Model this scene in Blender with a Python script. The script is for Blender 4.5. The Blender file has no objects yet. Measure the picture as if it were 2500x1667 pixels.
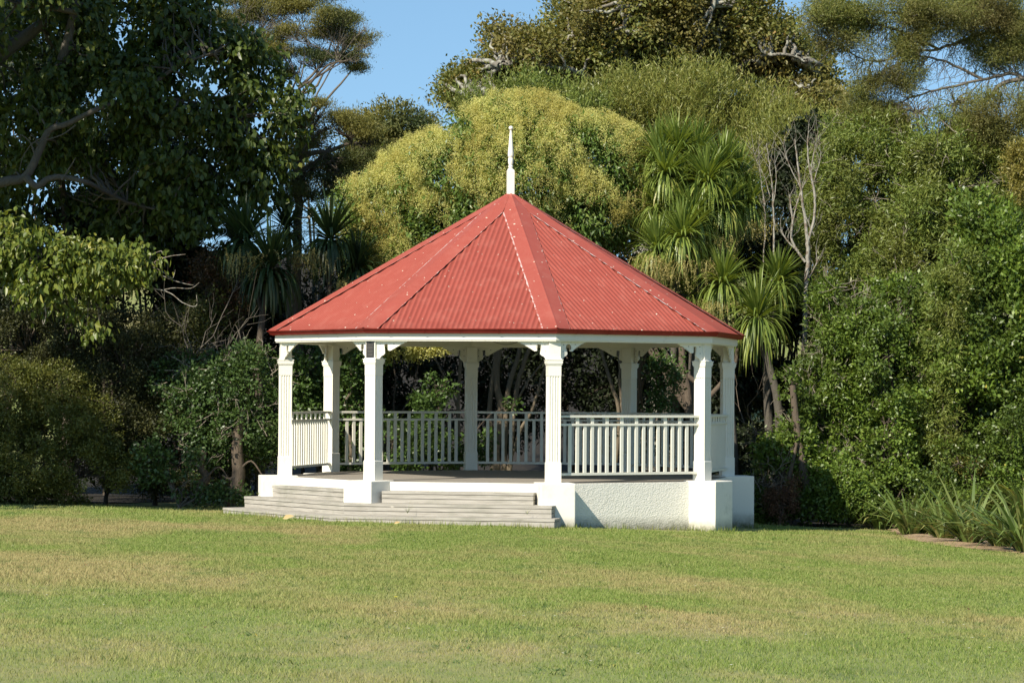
import bpy, math, random
import numpy as np
from mathutils import Vector, Matrix
rng = np.random.default_rng(7); random.seed(7)
R_ = math.radians
scene = bpy.context.scene
# ---------------------------------------------------------------- camera
F = 7365.0; CAM = np.array([0.0, -45.66, 1.313]); YAW, PITCH, ROLL = 0.0008, 0.0158, 0.0062
cam_d = bpy.data.cameras.new('camera'); cam = bpy.data.objects.new('camera', cam_d)
scene.collection.objects.link(cam); scene.camera = cam
cam_d.sensor_width = 36.0; cam_d.lens = 36.0 * F / 2500.0; cam_d.clip_start = 0.5; cam_d.clip_end = 3000
fw = np.array([math.sin(YAW)*math.cos(PITCH), math.cos(YAW)*math.cos(PITCH), math.sin(PITCH)])
rt0 = np.array([math.cos(YAW), -math.sin(YAW), 0.0]); up0 = np.cross(rt0, fw)
RT = rt0*math.cos(ROLL) + up0*math.sin(ROLL); UP = np.cross(RT, fw)
cam.matrix_world = Matrix(((RT[0], UP[0], -fw[0], CAM[0]), (RT[1], UP[1], -fw[1], CAM[1]), (RT[2], UP[2], -fw[2], CAM[2]), (0, 0, 0, 1)))
scene.render.resolution_x = 1024; scene.render.resolution_y = 682
# ---------------------------------------------------------------- sky, sun, exposure
SUN_AZ, SUN_EL = R_(-36), R_(39)          # azimuth measured from the camera side, negative to the left
sdir = Vector((math.sin(SUN_AZ)*math.cos(SUN_EL), -math.cos(SUN_AZ)*math.cos(SUN_EL), math.sin(SUN_EL)))
world = bpy.data.worlds.new('World'); scene.world = world; world.use_nodes = True
wn = world.node_tree; bgn = wn.nodes['Background']
sky = wn.nodes.new('ShaderNodeTexSky'); sky.sky_type = 'NISHITA'; sky.sun_disc = False
sky.sun_elevation = SUN_EL; sky.sun_rotation = math.pi - SUN_AZ
sky.air_density = 1.0; sky.dust_density = 0.25; sky.ozone_density = 2.0
tcw = wn.nodes.new('ShaderNodeTexCoord'); mpw = wn.nodes.new('ShaderNodeVectorMath'); mpw.operation = 'ADD'; mpw.inputs[1].default_value = (0, 0, 0.15)
wn.links.new(tcw.outputs['Generated'], mpw.inputs[0]); nmw = wn.nodes.new('ShaderNodeVectorMath'); nmw.operation = 'NORMALIZE'
wn.links.new(mpw.outputs[0], nmw.inputs[0]); wn.links.new(nmw.outputs[0], sky.inputs[0])     # clear air: the blue reaches down to the tree tops
tint = wn.nodes.new('ShaderNodeMix'); tint.data_type = 'RGBA'; tint.blend_type = 'MULTIPLY'; tint.inputs[0].default_value = 1.0; tint.inputs[7].default_value = (0.92, 1.05, 1.02, 1)
wn.links.new(sky.outputs[0], tint.inputs[6]); wn.links.new(tint.outputs[2], bgn.inputs[0]); bgn.inputs[1].default_value = 0.106
sun_d = bpy.data.lights.new('sun', 'SUN'); sun_d.energy = 4.9; sun_d.angle = R_(0.53); sun_d.color = (1.0, 0.91, 0.77)
sun = bpy.data.objects.new('sun', sun_d); scene.collection.objects.link(sun)
sun.rotation_euler = sdir.to_track_quat('Z', 'Y').to_euler(); sun.location = (-30, -30, 30)
scene.view_settings.view_transform = 'Standard'; scene.view_settings.look = 'None'
scene.view_settings.exposure = 0.58; scene.view_settings.gamma = 1.0
scene.render.engine = 'CYCLES'
scene.cycles.max_bounces = 6; scene.cycles.diffuse_bounces = 3; scene.cycles.glossy_bounces = 2
scene.cycles.transmission_bounces = 4; scene.cycles.transparent_max_bounces = 4

# ---------------------------------------------------------------- helpers
COL = scene.collection
def smooth01(t): t = np.clip(t, 0, 1); return t*t*(3-2*t)
def ground(x, y):
    x = np.asarray(x, float); y = np.asarray(y, float)
    sx = np.where(x > 0, -0.036*np.minimum(x, 14), -0.016*np.maximum(x, -14))
    sy = -0.015*np.clip(y, -40, 8)
    hill = 6.0*smooth01((y-13)/34.0) + 3.0*smooth01((y-50)/200.0)
    bump = 0.02*np.sin(x*0.7+1.3)*np.sin(y*0.45) + 0.012*np.sin(x*1.9+y*1.1)
    return -0.645 + sx + sy + hill + bump*smooth01((np.hypot(x, y)-4.3)/3)
def ray(px, py):
    v = fw*F + RT*(px-1250) + UP*(833.5-py); return v/v[1]
def at(px, py, Y):
    v = ray(px, py); return CAM + v*(Y-CAM[1])
def ghit(px, py):
    v = ray(px, py)
    t = 5.0
    for _ in range(4000):
        p = CAM+v*t
        if p[2] < ground(p[0], p[1]): break
        t += 0.02
    return p
def mpx(Y): return F/(Y-CAM[1])            # pixels per metre at depth plane Y

def obj(name, me, mat=None, parent=None):
    o = bpy.data.objects.new(name, me); COL.objects.link(o)
    if parent is not None: o.parent = parent
    if mat is not None:
        me.materials.clear(); me.materials.append(mat)
    return o
def thing(name, label, cat, loc=(0, 0, 0), group=None):
    o = bpy.data.objects.new(name, None); COL.objects.link(o); o.location = loc
    o['label'] = label; o['category'] = cat
    if group: o['group'] = group
    return o
def tag(o, label, cat, group=None, kind=None):
    if label: o['label'] = label
    if cat: o['category'] = cat
    if group: o['group'] = group
    if kind: o['kind'] = kind
    return o

class MB:
    """collects polygons"""
    def __init__(s): s.v = []; s.f = []
    def add(s, vs, fs):
        b = len(s.v); s.v.extend([tuple(map(float, p)) for p in vs]); s.f.extend([tuple(i+b for i in f) for f in fs])
    def box(s, c, half, rot=0.0, taper=1.0):
        cx, cy, cz = c; hx, hy, hz = half; ca, sa = math.cos(rot), math.sin(rot); vs = []
        for z, k in ((-hz, 1.0), (hz, taper)):
            for x, y in ((-hx, -hy), (hx, -hy), (hx, hy), (-hx, hy)):
                x *= k; y *= k
                vs.append((cx+x*ca-y*sa, cy+x*sa+y*ca, cz+z))
        s.add(vs, [(3, 2, 1, 0), (4, 5, 6, 7), (0, 1, 5, 4), (1, 2, 6, 5), (2, 3, 7, 6), (3, 0, 4, 7)])
    def prism(s, poly, z0, z1):
        n = len(poly)
        s.add([(x, y, z0) for x, y in poly]+[(x, y, z1) for x, y in poly],
              [tuple(range(n-1, -1, -1)), tuple(range(n, 2*n))]+[(i, (i+1) % n, n+(i+1) % n, n+i) for i in range(n)])
    def mesh(s, name, bevel=0.0, smooth=False, origin=None):
        me = bpy.data.meshes.new(name); me.from_pydata(s.v, [], s.f); me.update()
        if bevel > 0:
            import bmesh
            bm = bmesh.new(); bm.from_mesh(me)
            bmesh.ops.bevel(bm, geom=[e for e in bm.edges if e.calc_face_angle(0) > 0.5], offset=bevel, segments=2, affect='EDGES', profile=0.6)
            bm.to_mesh(me); bm.free()
        if smooth: me.polygons.foreach_set('use_smooth', [True]*len(me.polygons))
        return me

def quads_mesh(name, V, nq=None, rnd=None, smooth=False, tri=False):
    """V: (N,k,3) polygons of k verts each."""
    N, k = V.shape[0], V.shape[1]
    me = bpy.data.meshes.new(name)
    me.vertices.add(N*k); me.vertices.foreach_set('co', V.reshape(-1).astype(np.float32))
    me.loops.add(N*k); me.loops.foreach_set('vertex_index', np.arange(N*k, dtype=np.int32))
    me.polygons.add(N); me.polygons.foreach_set('loop_start', np.arange(0, N*k, k, dtype=np.int32))
    if smooth: me.polygons.foreach_set('use_smooth', np.ones(N, bool))
    if rnd is None: rnd = rng.random(N)
    a = me.attributes.new('rnd', 'FLOAT', 'FACE'); a.data.foreach_set('value', rnd.astype(np.float32))
    me.update(); return me
def nrm(a): return a/np.maximum(np.linalg.norm(a, axis=-1, keepdims=True), 1e-9)

def leaf_quads(P, D, Nn, L, W, fold=0.15, curl=0.0):
    """kite leaves: P base, D direction, Nn approx normal"""
    S = nrm(np.cross(D, Nn)); Nn = np.cross(S, D)
    L = L[:, None]; W = W[:, None]
    mid = P + D*L*0.42
    tip = P + D*L - Nn*L*curl
    return np.stack([P, mid+S*W*0.5+Nn*W*fold, tip, mid-S*W*0.5+Nn*W*fold], axis=1)
def leaf_hex(P, D, Nn, L, W, fold=0.12, curl=0.15):
    """broader 2 x quad leaf with a fold along the midrib: returns (2N,4,3)"""
    S = nrm(np.cross(D, Nn)); Nn = np.cross(S, D); L = L[:, None]; W = W[:, None]
    tip = P + D*L - Nn*L*curl; m1 = P + D*L*0.3; m2 = P+D*L*0.66-Nn*L*curl*0.35
    a = np.stack([P, m1+S*W*0.5+Nn*W*fold, m2+S*W*0.36+Nn*W*fold, tip], axis=1)
    b = np.stack([tip, m2-S*W*0.36+Nn*W*fold, m1-S*W*0.5+Nn*W*fold, P], axis=1)
    return np.concatenate([a, b])
def rand_dir(n):
    v = rng.normal(size=(n, 3)); return nrm(v)

def tube_mesh(name, paths, sides=6):
    """paths: list of (pts (n,3), radii (n,))"""
    vs = []; fs = []; base = 0
    ang = np.linspace(0, 2*np.pi, sides, endpoint=False)
    for pts, rad in paths:
        pts = np.asarray(pts, float); rad = np.asarray(rad, float); n = len(pts)
        if n < 2: continue
        t = np.gradient(pts, axis=0); t = nrm(t)
        ref = np.array([0.31, 0.93, 0.17]) if abs(t[0, 2]) > 0.7 else np.array([0.05, 0.1, 1.0])
        a = nrm(np.cross(t, ref)); b = np.cross(t, a)
        ring = pts[:, None]+rad[:, None, None]*(np.cos(ang)[None, :, None]*a[:, None]+np.sin(ang)[None, :, None]*b[:, None])
        vs.append(ring.reshape(-1, 3))
        i = np.arange(n-1)[:, None]*sides; j = np.arange(sides)[None]; j2 = (j+1) % sides
        q = np.stack([i+j, i+j2, i+sides+j2, i+sides+j], axis=-1).reshape(-1, 4)+base
        fs.append(q); base += n*sides
    V = np.concatenate(vs); Q = np.concatenate(fs)
    me = bpy.data.meshes.new(name); me.vertices.add(len(V)); me.vertices.foreach_set('co', V.reshape(-1).astype(np.float32))
    me.loops.add(Q.size); me.loops.foreach_set('vertex_index', Q.reshape(-1).astype(np.int32))
    me.polygons.add(len(Q)); me.polygons.foreach_set('loop_start', np.arange(0, Q.size, 4, dtype=np.int32))
    me.polygons.foreach_set('use_smooth', np.ones(len(Q), bool)); me.update(); me.validate(); return me
def wob(p0, p1, n=7, w=0.08, bow=(0, 0, 0)):
    p0 = np.asarray(p0, float); p1 = np.asarray(p1, float); t = np.linspace(0, 1, n)[:, None]
    L = np.linalg.norm(p1-p0); k = rng.normal(size=(n, 3))*w*L
    k = (k+np.roll(k, 1, 0))*0.5; env = np.sin(np.pi*t)
    return p0*(1-t)+p1*t+k*env*0.6+np.asarray(bow)*env*L
def poly(pts, n=4, w=0.02):
    """smooth a hand-given polyline"""
    pts = np.asarray(pts, float); out = []
    m = len(pts)
    for i in range(m-1):
        p0 = pts[max(i-1, 0)]; p1 = pts[i]; p2 = pts[i+1]; p3 = pts[min(i+2, m-1)]
        for s in np.linspace(0, 1, n, endpoint=False):
            out.append(0.5*((2*p1)+(-p0+p2)*s+(2*p0-5*p1+4*p2-p3)*s*s+(-p0+3*p1-3*p2+p3)*s**3))
    out.append(pts[-1]); out = np.array(out)
    L = np.linalg.norm(pts[-1]-pts[0]); out[1:-1] += rng.normal(size=(len(out)-2, 3))*w*L/len(out)
    return out
def rad(r0, r1, n, p=1.0): return r0+(r1-r0)*np.linspace(0, 1, n)**p

# ---------------------------------------------------------------- materials
def newmat(name):
    m = bpy.data.materials.new(name); m.use_nodes = True; nt = m.node_tree; nt.nodes.clear()
    out = nt.nodes.new('ShaderNodeOutputMaterial'); b = nt.nodes.new('ShaderNodeBsdfPrincipled')
    nt.links.new(b.outputs[0], out.inputs[0]); return m, nt, b, out
def node(nt, t, **k):
    n = nt.nodes.new(t)
    for a, v in k.items(): setattr(n, a, v)
    return n
def ramp(nt, fac, stops):
    r = node(nt, 'ShaderNodeValToRGB'); e = r.color_ramp.elements
    while len(e) > 1: e.remove(e[-1])
    e[0].position = stops[0][0]; e[0].color = (*stops[0][1], 1)
    for p, c in stops[1:]:
        x = e.new(p); x.color = (*c, 1)
    nt.links.new(fac, r.inputs[0]); return r.outputs[0]
def noise(nt, scale, detail=3, rough=0.55, vec=None, dist=0.0):
    n = node(nt, 'ShaderNodeTexNoise'); n.inputs['Scale'].default_value = scale; n.inputs['Detail'].default_value = detail
    n.inputs['Roughness'].default_value = rough; n.inputs['Distortion'].default_value = dist
    if vec is None:
        g = node(nt, 'ShaderNodeNewGeometry'); vec = g.outputs['Position']
    nt.links.new(vec, n.inputs['Vector']); return n.outputs['Fac']
def mix(nt, fac, a, b, mode='MIX'):
    m = node(nt, 'ShaderNodeMix', data_type='RGBA', blend_type=mode)
    for i, v in ((0, fac), (6, a), (7, b)):
        if isinstance(v, (int, float)): m.inputs[i].default_value = v
        elif isinstance(v, tuple): m.inputs[i].default_value = (*v, 1)
        else: nt.links.new(v, m.inputs[i])
    return m.outputs[2]
def mathn(nt, op, a, b=None, clamp=False):
    m = node(nt, 'ShaderNodeMath', operation=op); m.use_clamp = clamp
    for i, v in ((0, a), (1, b)):
        if v is None: continue
        if isinstance(v, (int, float)): m.inputs[i].default_value = v
        else: nt.links.new(v, m.inputs[i])
    return m.outputs[0]
def bump(nt, b, h, strength=0.3, dist=0.01):
    n = node(nt, 'ShaderNodeBump'); n.inputs['Strength'].default_value = strength; n.inputs['Distance'].default_value = dist
    nt.links.new(h, n.inputs['Height']); nt.links.new(n.outputs[0], b.inputs['Normal'])

def leaf_mat(name, stops, rough=0.5, trans=0.25, alt=None, nscale=1.2, spec=0.4, gain=1.4):
    stops = [(p, tuple(min(q*gain, 0.85) for q in c)) for p, c in stops]; rough = max(rough, 0.40); spec = min(spec, 0.42)
    if alt: alt = tuple(q*gain for q in alt)
    m, nt, b, out = newmat(name)
    at_ = node(nt, 'ShaderNodeAttribute'); at_.attribute_name = 'rnd'
    c = ramp(nt, at_.outputs['Fac'], stops)
    if alt:
        nf = noise(nt, nscale, 2); f = mathn(nt, 'MULTIPLY', mathn(nt, 'SUBTRACT', nf, 0.42, True), 3.5, True)
        c = mix(nt, f, c, mix(nt, at_.outputs['Fac'], alt, tuple(v*0.7 for v in alt)))
    nt.links.new(c, b.inputs['Base Color']); b.inputs['Roughness'].default_value = rough
    b.inputs['Specular IOR Level'].default_value = spec
    t = node(nt, 'ShaderNodeBsdfTranslucent'); c2 = mix(nt, 1.0, c, (1.5, 1.35, 0.6), 'MULTIPLY'); nt.links.new(c2, t.inputs[0])
    mx = node(nt, 'ShaderNodeMixShader'); mx.inputs[0].default_value = trans
    nt.links.new(b.outputs[0], mx.inputs[1]); nt.links.new(t.outputs[0], mx.inputs[2]); nt.links.new(mx.outputs[0], out.inputs[0])
    return m
def bark_mat(name, c1, c2, scale=9, lichen=None):
    m, nt, b, out = newmat(name)
    g = node(nt, 'ShaderNodeNewGeometry'); mp = node(nt, 'ShaderNodeMapping'); mp.inputs['Scale'].default_value = (1, 1, 0.25)
    nt.links.new(g.outputs['Position'], mp.inputs[0])
    n1 = noise(nt, scale*3, 5, 0.65, mp.outputs[0]); c = mix(nt, n1, c1, c2)
    if lichen:
        n2 = noise(nt, scale*0.9, 3); c = mix(nt, mathn(nt, 'MULTIPLY', mathn(nt, 'SUBTRACT', n2, 0.47, True), 9, True), c, lichen)
    nt.links.new(c, b.inputs['Base Color']); b.inputs['Roughness'].default_value = 0.9
    bump(nt, b, n1, 0.8, 0.03); return m

M = {}
def white_mat(name, base=(0.80, 0.77, 0.67), bumpscale=60, bstr=0.08, dirt=True, rough=0.55):
    m, nt, b, out = newmat(name)
    n1 = noise(nt, 3.0, 5, 0.6); c = mix(nt, mathn(nt, 'MULTIPLY', n1, 0.35), base, tuple(v*0.9 for v in base))
    if dirt:
        n2 = noise(nt, 7.0, 6, 0.7); f = mathn(nt, 'MULTIPLY', mathn(nt, 'SUBTRACT', n2, 0.57, True), 3.5, True)
        c = mix(nt, mathn(nt, 'MULTIPLY', f, 0.5), c, (0.36, 0.36, 0.27))
    nt.links.new(c, b.inputs['Base Color']); b.inputs['Roughness'].default_value = rough
    bump(nt, b, noise(nt, bumpscale, 3), bstr, 0.01); return m, nt, b, c
M['paint'] = white_mat('cream_paint')[0]
M['rail'] = white_mat('cream_rail_paint', (0.74, 0.72, 0.62))[0]
# masonry: damp dirt creeping up from the ground line
def masonry(name, rough_cast):
    m, nt, b, c = white_mat(name, (0.80, 0.77, 0.68), 40, 0.1, False, 0.8)
    g = node(nt, 'ShaderNodeNewGeometry'); sp = node(nt, 'ShaderNodeSeparateXYZ'); nt.links.new(g.outputs['Position'], sp.inputs[0])
    z = mathn(nt, 'ADD', sp.outputs['Z'], mathn(nt, 'MULTIPLY', sp.outputs['X'], 0.03))
    h = mathn(nt, 'MULTIPLY', mathn(nt, 'SUBTRACT', -0.42, z), 5.0, True)
    n2 = noise(nt, 9, 5, 0.7); f = mathn(nt, 'MULTIPLY', mathn(nt, 'MULTIPLY', h, n2), 1.9, True)
    n3 = noise(nt, 3.2, 6, 0.75); f3 = mathn(nt, 'MULTIPLY', mathn(nt, 'SUBTRACT', n3, 0.54, True), 2.0, True)
    c2 = mix(nt, f, c, (0.22, 0.21, 0.15)); c2 = mix(nt, f3, c2, (0.38, 0.38, 0.31))
    nt.links.new(c2, b.inputs['Base Color'])
    if rough_cast:
        v = node(nt, 'ShaderNodeTexVoronoi'); v.inputs['Scale'].default_value = 42; v.feature = 'SMOOTH_F1'
        mp = node(nt, 'ShaderNodeMapping'); mp.inputs['Scale'].default_value = (1, 1, 1.4); mp.inputs['Rotation'].default_value = (0.3, 0.4, 0.2)
        nt.links.new(g.outputs['Position'], mp.inputs[0])
        nn = node(nt, 'ShaderNodeTexNoise'); nn.inputs['Scale'].default_value = 14; nn.inputs['Detail'].default_value = 2
        nt.links.new(mp.outputs[0], nn.inputs['Vector'])
        ad = node(nt, 'ShaderNodeVectorMath', operation='MULTIPLY_ADD'); ad.inputs[1].default_value = (0.09, 0.09, 0.09)
        nt.links.new(nn.outputs['Color'], ad.inputs[0]); nt.links.new(mp.outputs[0], ad.inputs[2]); nt.links.new(ad.outputs[0], v.inputs['Vector'])
        bump(nt, b, v.outputs['Distance'], 0.4, 0.018)
    return m
M['masonry'] = masonry('pier_masonry', False); M['roughcast'] = masonry('roughcast_wall', True)

def roof_mat(name, base, speck, streak=True):
    m, nt, b, out = newmat(name)
    n1 = noise(nt, 1.1, 4, 0.6); n2 = noise(nt, 14, 4, 0.7)
    c = mix(nt, n1, base, tuple(v*k for v, k in zip(base, (0.86, 0.95, 0.98))))
    c = mix(nt, mathn(nt, 'MULTIPLY', mathn(nt, 'SUBTRACT', n2, 0.5, True), 1.6, True), c, tuple(v*k for v, k in zip(base, (0.78, 0.7, 0.72))))
    va = node(nt, 'ShaderNodeAttribute'); va.attribute_name = 'valley'      # grime that gathers in the troughs of the iron
    nv = noise(nt, 2.4, 4, 0.65); c = mix(nt, mathn(nt, 'MULTIPLY', va.outputs['Fac'], mathn(nt, 'MULTIPLY', nv, 1.15), True), c, tuple(q*0.55 for q in base))
    g0 = node(nt, 'ShaderNodeNewGeometry'); s0 = node(nt, 'ShaderNodeSeparateXYZ'); nt.links.new(g0.outputs['Position'], s0.inputs[0])
    e0 = mathn(nt, 'MULTIPLY', mathn(nt, 'SUBTRACT', 2.34, s0.outputs['Z'], True), 4.5, True); c = mix(nt, mathn(nt, 'MULTIPLY', e0, mathn(nt, 'MULTIPLY', noise(nt, 5, 4), 0.9), True), c, tuple(q*0.5 for q in base))   # dirt along the eaves
    mpz = node(nt, 'ShaderNodeMapping'); mpz.inputs['Scale'].default_value = (2.6, 2.6, 0.5); nt.links.new(g0.outputs['Position'], mpz.inputs[0])
    nf = noise(nt, 1.5, 5, 0.7, mpz.outputs[0]); c = mix(nt, mathn(nt, 'MULTIPLY', mathn(nt, 'SUBTRACT', nf, 0.5, True), 2.2, True), c, tuple(q*k for q, k in zip(base, (1.08, 1.6, 1.7))))   # chalky faded streaks
    # lichen and paint flecks
    g = node(nt, 'ShaderNodeNewGeometry'); v = node(nt, 'ShaderNodeTexVoronoi'); v.inputs['Scale'].default_value = 17.0
    nt.links.new(g.outputs['Position'], v.inputs['Vector'])
    vc = node(nt, 'ShaderNodeSeparateColor'); nt.links.new(v.outputs['Color'], vc.inputs[0])
    nz = noise(nt, 40, 3); r_ = mathn(nt, 'ADD', v.outputs['Distance'], mathn(nt, 'MULTIPLY', mathn(nt, 'SUBTRACT', nz, 0.5), 0.35))
    lim = mathn(nt, 'MULTIPLY', mathn(nt, 'POWER', vc.outputs['Red'], 7.0), speck)
    f = mathn(nt, 'LESS_THAN', r_, lim)
    c = mix(nt, mathn(nt, 'MULTIPLY', f, 0.85), c, (0.62, 0.56, 0.44))
    nt.links.new(c, b.inputs['Base Color']); b.inputs['Roughness'].default_value = 0.5; b.inputs['Specular IOR Level'].default_value = 0.2
    return m
RED = (0.355, 0.080, 0.056)
M['roof'] = roof_mat('red_roof_paint', RED, 0.20)
M['flash'] = roof_mat('red_flashing_paint', (0.345, 0.078, 0.055), 0.27)
M['gutter'] = roof_mat('red_gutter_paint', (0.33, 0.030, 0.022), 0.0)
def lip_mat(name='peeling_flashing_edge', t0=0.53, wc=(0.50, 0.36, 0.32)):
    m, nt, b, out = newmat(name)
    n1 = noise(nt, 11, 4, 0.6); f = mathn(nt, 'MULTIPLY', mathn(nt, 'SUBTRACT', n1, t0, True), 8, True)
    c = mix(nt, f, (0.34, 0.085, 0.062), wc); nt.links.new(c, b.inputs['Base Color']); b.inputs['Roughness'].default_value = 0.7
    return m
M['lip'] = lip_mat(); M['lip2'] = lip_mat('bared_flashing_edge', 0.44, (0.52, 0.40, 0.37))
def deck_mat(name, tone=1.0):
    m, nt, b, out = newmat(name)
    tc = node(nt, 'ShaderNodeTexCoord'); mp = node(nt, 'ShaderNodeMapping'); mp.inputs['Scale'].default_value = (0.9, 14, 14)
    nt.links.new(tc.outputs['Object'], mp.inputs[0])
    n1 = noise(nt, 3.0, 6, 0.7, mp.outputs[0], 0.6); n2 = noise(nt, 2.2, 3)
    c = ramp(nt, n1, [(0.25, (0.22*tone, 0.20*tone, 0.165*tone)), (0.5, (0.40*tone, 0.375*tone, 0.32*tone)), (0.75, (0.52*tone, 0.49*tone, 0.43*tone))])
    c = mix(nt, mathn(nt, 'MULTIPLY', mathn(nt, 'SUBTRACT', n2, 0.52, True), 2.5, True), c, (0.20*tone, 0.205*tone, 0.15*tone))
    nt.links.new(c, b.inputs['Base Color']); b.inputs['Roughness'].default_value = 0.85
    bump(nt, b, n1, 0.25, 0.008); return m
M['deck'] = deck_mat('weathered_timber', 0.90)
def plain(name, c, rough=0.7, metal=0.0, n=0.0):
    m, nt, b, out = newmat(name)
    n1 = noise(nt, 12, 4, 0.6); cc = mix(nt, n1, c, tuple(v*0.72 for v in c)); nt.links.new(cc, b.inputs['Base Color'])
    b.inputs['Roughness'].default_value = rough; b.inputs['Metallic'].default_value = metal; return m
M['slab'] = plain('floor_concrete', (0.30, 0.27, 0.225), 0.85)
M['ceil'] = plain('ceiling_paint', (0.62, 0.58, 0.44), 0.8)
M['plaque'] = plain('plaque_metal', (0.05, 0.045, 0.042), 0.35)
M['letter'] = plain('plaque_lettering', (0.16, 0.145, 0.12), 0.5)
M['dark'] = plain('dark_cable', (0.05, 0.05, 0.05), 0.6)

# ---------------------------------------------------------------- ground
def lawn_color(nt):
    g = node(nt, 'ShaderNodeNewGeometry'); P = g.outputs['Position']
    mp = node(nt, 'ShaderNodeMapping'); mp.inputs['Scale'].default_value = (0.55, 0.24, 0.3); nt.links.new(P, mp.inputs[0])
    n1 = noise(nt, 1.0, 5, 0.62, mp.outputs[0], 0.3)
    mp2 = node(nt, 'ShaderNodeMapping'); mp2.inputs['Scale'].default_value = (1.0, 0.5, 1); mp2.inputs['Location'].default_value = (7, 3, 1); nt.links.new(P, mp2.inputs[0])
    n2 = noise(nt, 3.6, 5, 0.7, mp2.outputs[0]); n3 = noise(nt, 9, 3, 0.6)
    green = mix(nt, n3, (0.140, 0.222, 0.038), (0.235, 0.298, 0.060))
    dry = mix(nt, n3, (0.42, 0.36, 0.15), (0.30, 0.245, 0.11))
    # where the photo's lawn is worn: a band across the left and a broad patch nearer the camera
    sp = node(nt, 'ShaderNodeSeparateXYZ'); nt.links.new(P, sp.inputs[0])
    def patch(cx, cy, rx, ry, a):
        dx = mathn(nt, 'DIVIDE', mathn(nt, 'SUBTRACT', sp.outputs['X'], cx), rx); dy = mathn(nt, 'DIVIDE', mathn(nt, 'SUBTRACT', sp.outputs['Y'], cy), ry)
        d = mathn(nt, 'ADD', mathn(nt, 'MULTIPLY', dx, dx), mathn(nt, 'MULTIPLY', dy, dy))
        return mathn(nt, 'MULTIPLY', mathn(nt, 'SUBTRACT', 1.0, d, True), a)
    acc = patch(-6.0, -7.2, 6.0, 2.2, 0.30)
    for q in ((-4.4, -19.5, 3.4, 4.2, 0.27), (0.8, -19.0, 2.4, 2.5, 0.14), (1.2, -24.5, 1.6, 2.0, 0.12), (3.3, -23.0, 2.2, 1.8, 0.10), (-2.0, -24, 1.8, 2, 0.09)):
        acc = mathn(nt, 'ADD', acc, patch(*q))
    f = mathn(nt, 'ADD', mathn(nt, 'MULTIPLY', mathn(nt, 'SUBTRACT', n1, 0.46), 3.8), mathn(nt, 'MULTIPLY', mathn(nt, 'SUBTRACT', n2, 0.5), 1.5))
    f = mathn(nt, 'ADD', f, mathn(nt, 'MULTIPLY', acc, 3.0)); f = mathn(nt, 'ADD', f, 0.04, True)
    c = mix(nt, f, green, dry)
    n4 = noise(nt, 2.6, 4, 0.6, mp2.outputs[0], 1.0); n5 = noise(nt, 5.5, 5, 0.75, mp2.outputs[0])
    c = mix(nt, mathn(nt, 'MULTIPLY', mathn(nt, 'SUBTRACT', n4, 0.57, True), 6.0, True), c, (0.085, 0.155, 0.032))       # clover and weeds
    c = mix(nt, mathn(nt, 'MULTIPLY', mathn(nt, 'SUBTRACT', n5, 0.66, True), 8.0, True), c, (0.17, 0.125, 0.075))       # bare soil showing
    return c, n3, f
m, nt, b, out = newmat('lawn_ground'); c, n3, f = lawn_color(nt)
c = mix(nt, 0.35, c, (0.16, 0.13, 0.07)); nt.links.new(c, b.inputs['Base Color']); b.inputs['Roughness'].default_value = 0.95
bump(nt, b, noise(nt, 60, 3), 0.5, 0.02); M['lawn'] = m
m, nt, b, out = newmat('grass_blades'); c, n3, f = lawn_color(nt)
at_ = node(nt, 'ShaderNodeAttribute'); at_.attribute_name = 'rnd'
c2 = mix(nt, mathn(nt, 'MULTIPLY', mathn(nt, 'SUBTRACT', at_.outputs['Fac'], 0.45, True), 1.1, True), c, (0.44, 0.42, 0.17))
c2 = mix(nt, mathn(nt, 'MULTIPLY', mathn(nt, 'LESS_THAN', at_.outputs['Fac'], 0.14), 0.6), c2, (0.08, 0.14, 0.03))
nt.links.new(c2, b.inputs['Base Color']); b.inputs['Roughness'].default_value = 0.6; b.inputs['Specular IOR Level'].default_value = 0.25
t = node(nt, 'ShaderNodeBsdfTranslucent'); nt.links.new(c2, t.inputs[0]); mx = node(nt, 'ShaderNodeMixShader'); mx.inputs[0].default_value = 0.3
nt.links.new(b.outputs[0], mx.inputs[1]); nt.links.new(t.outputs[0], mx.inputs[2]); nt.links.new(mx.outputs[0], out.inputs[0]); M['blade'] = m

def axis(lo, hi, fine0, fine1, step, far):
    a = list(np.arange(fine0, fine1+1e-6, step)); s = step
    x = fine0
    while x > lo: s *= 1.35; x -= s; a.insert(0, max(x, lo))
    x = fine1; s = step
    while x < hi: s *= 1.35; x += s; a.append(min(x, hi))
    return np.array(a)
gx = axis(-900, 900, -22, 22, 0.5, 0); gy = axis(-300, 1400, -44, 60, 0.5, 0)
X, Y = np.meshgrid(gx, gy); Z = ground(X, Y)
nx, ny = len(gx), len(gy)
V = np.stack([X, Y, Z], -1).reshape(-1, 3)
i = np.arange(ny-1)[:, None]*nx+np.arange(nx-1)[None]; Q = np.stack([i, i+1, i+nx+1, i+nx], -1).reshape(-1, 4)
me = bpy.data.meshes.new('ground'); me.from_pydata(V.tolist(), [], Q.tolist()); me.polygons.foreach_set('use_smooth', [True]*len(Q)); me.update()
tag(obj('ground', me, M['lawn']), None, None, kind='structure')

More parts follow.
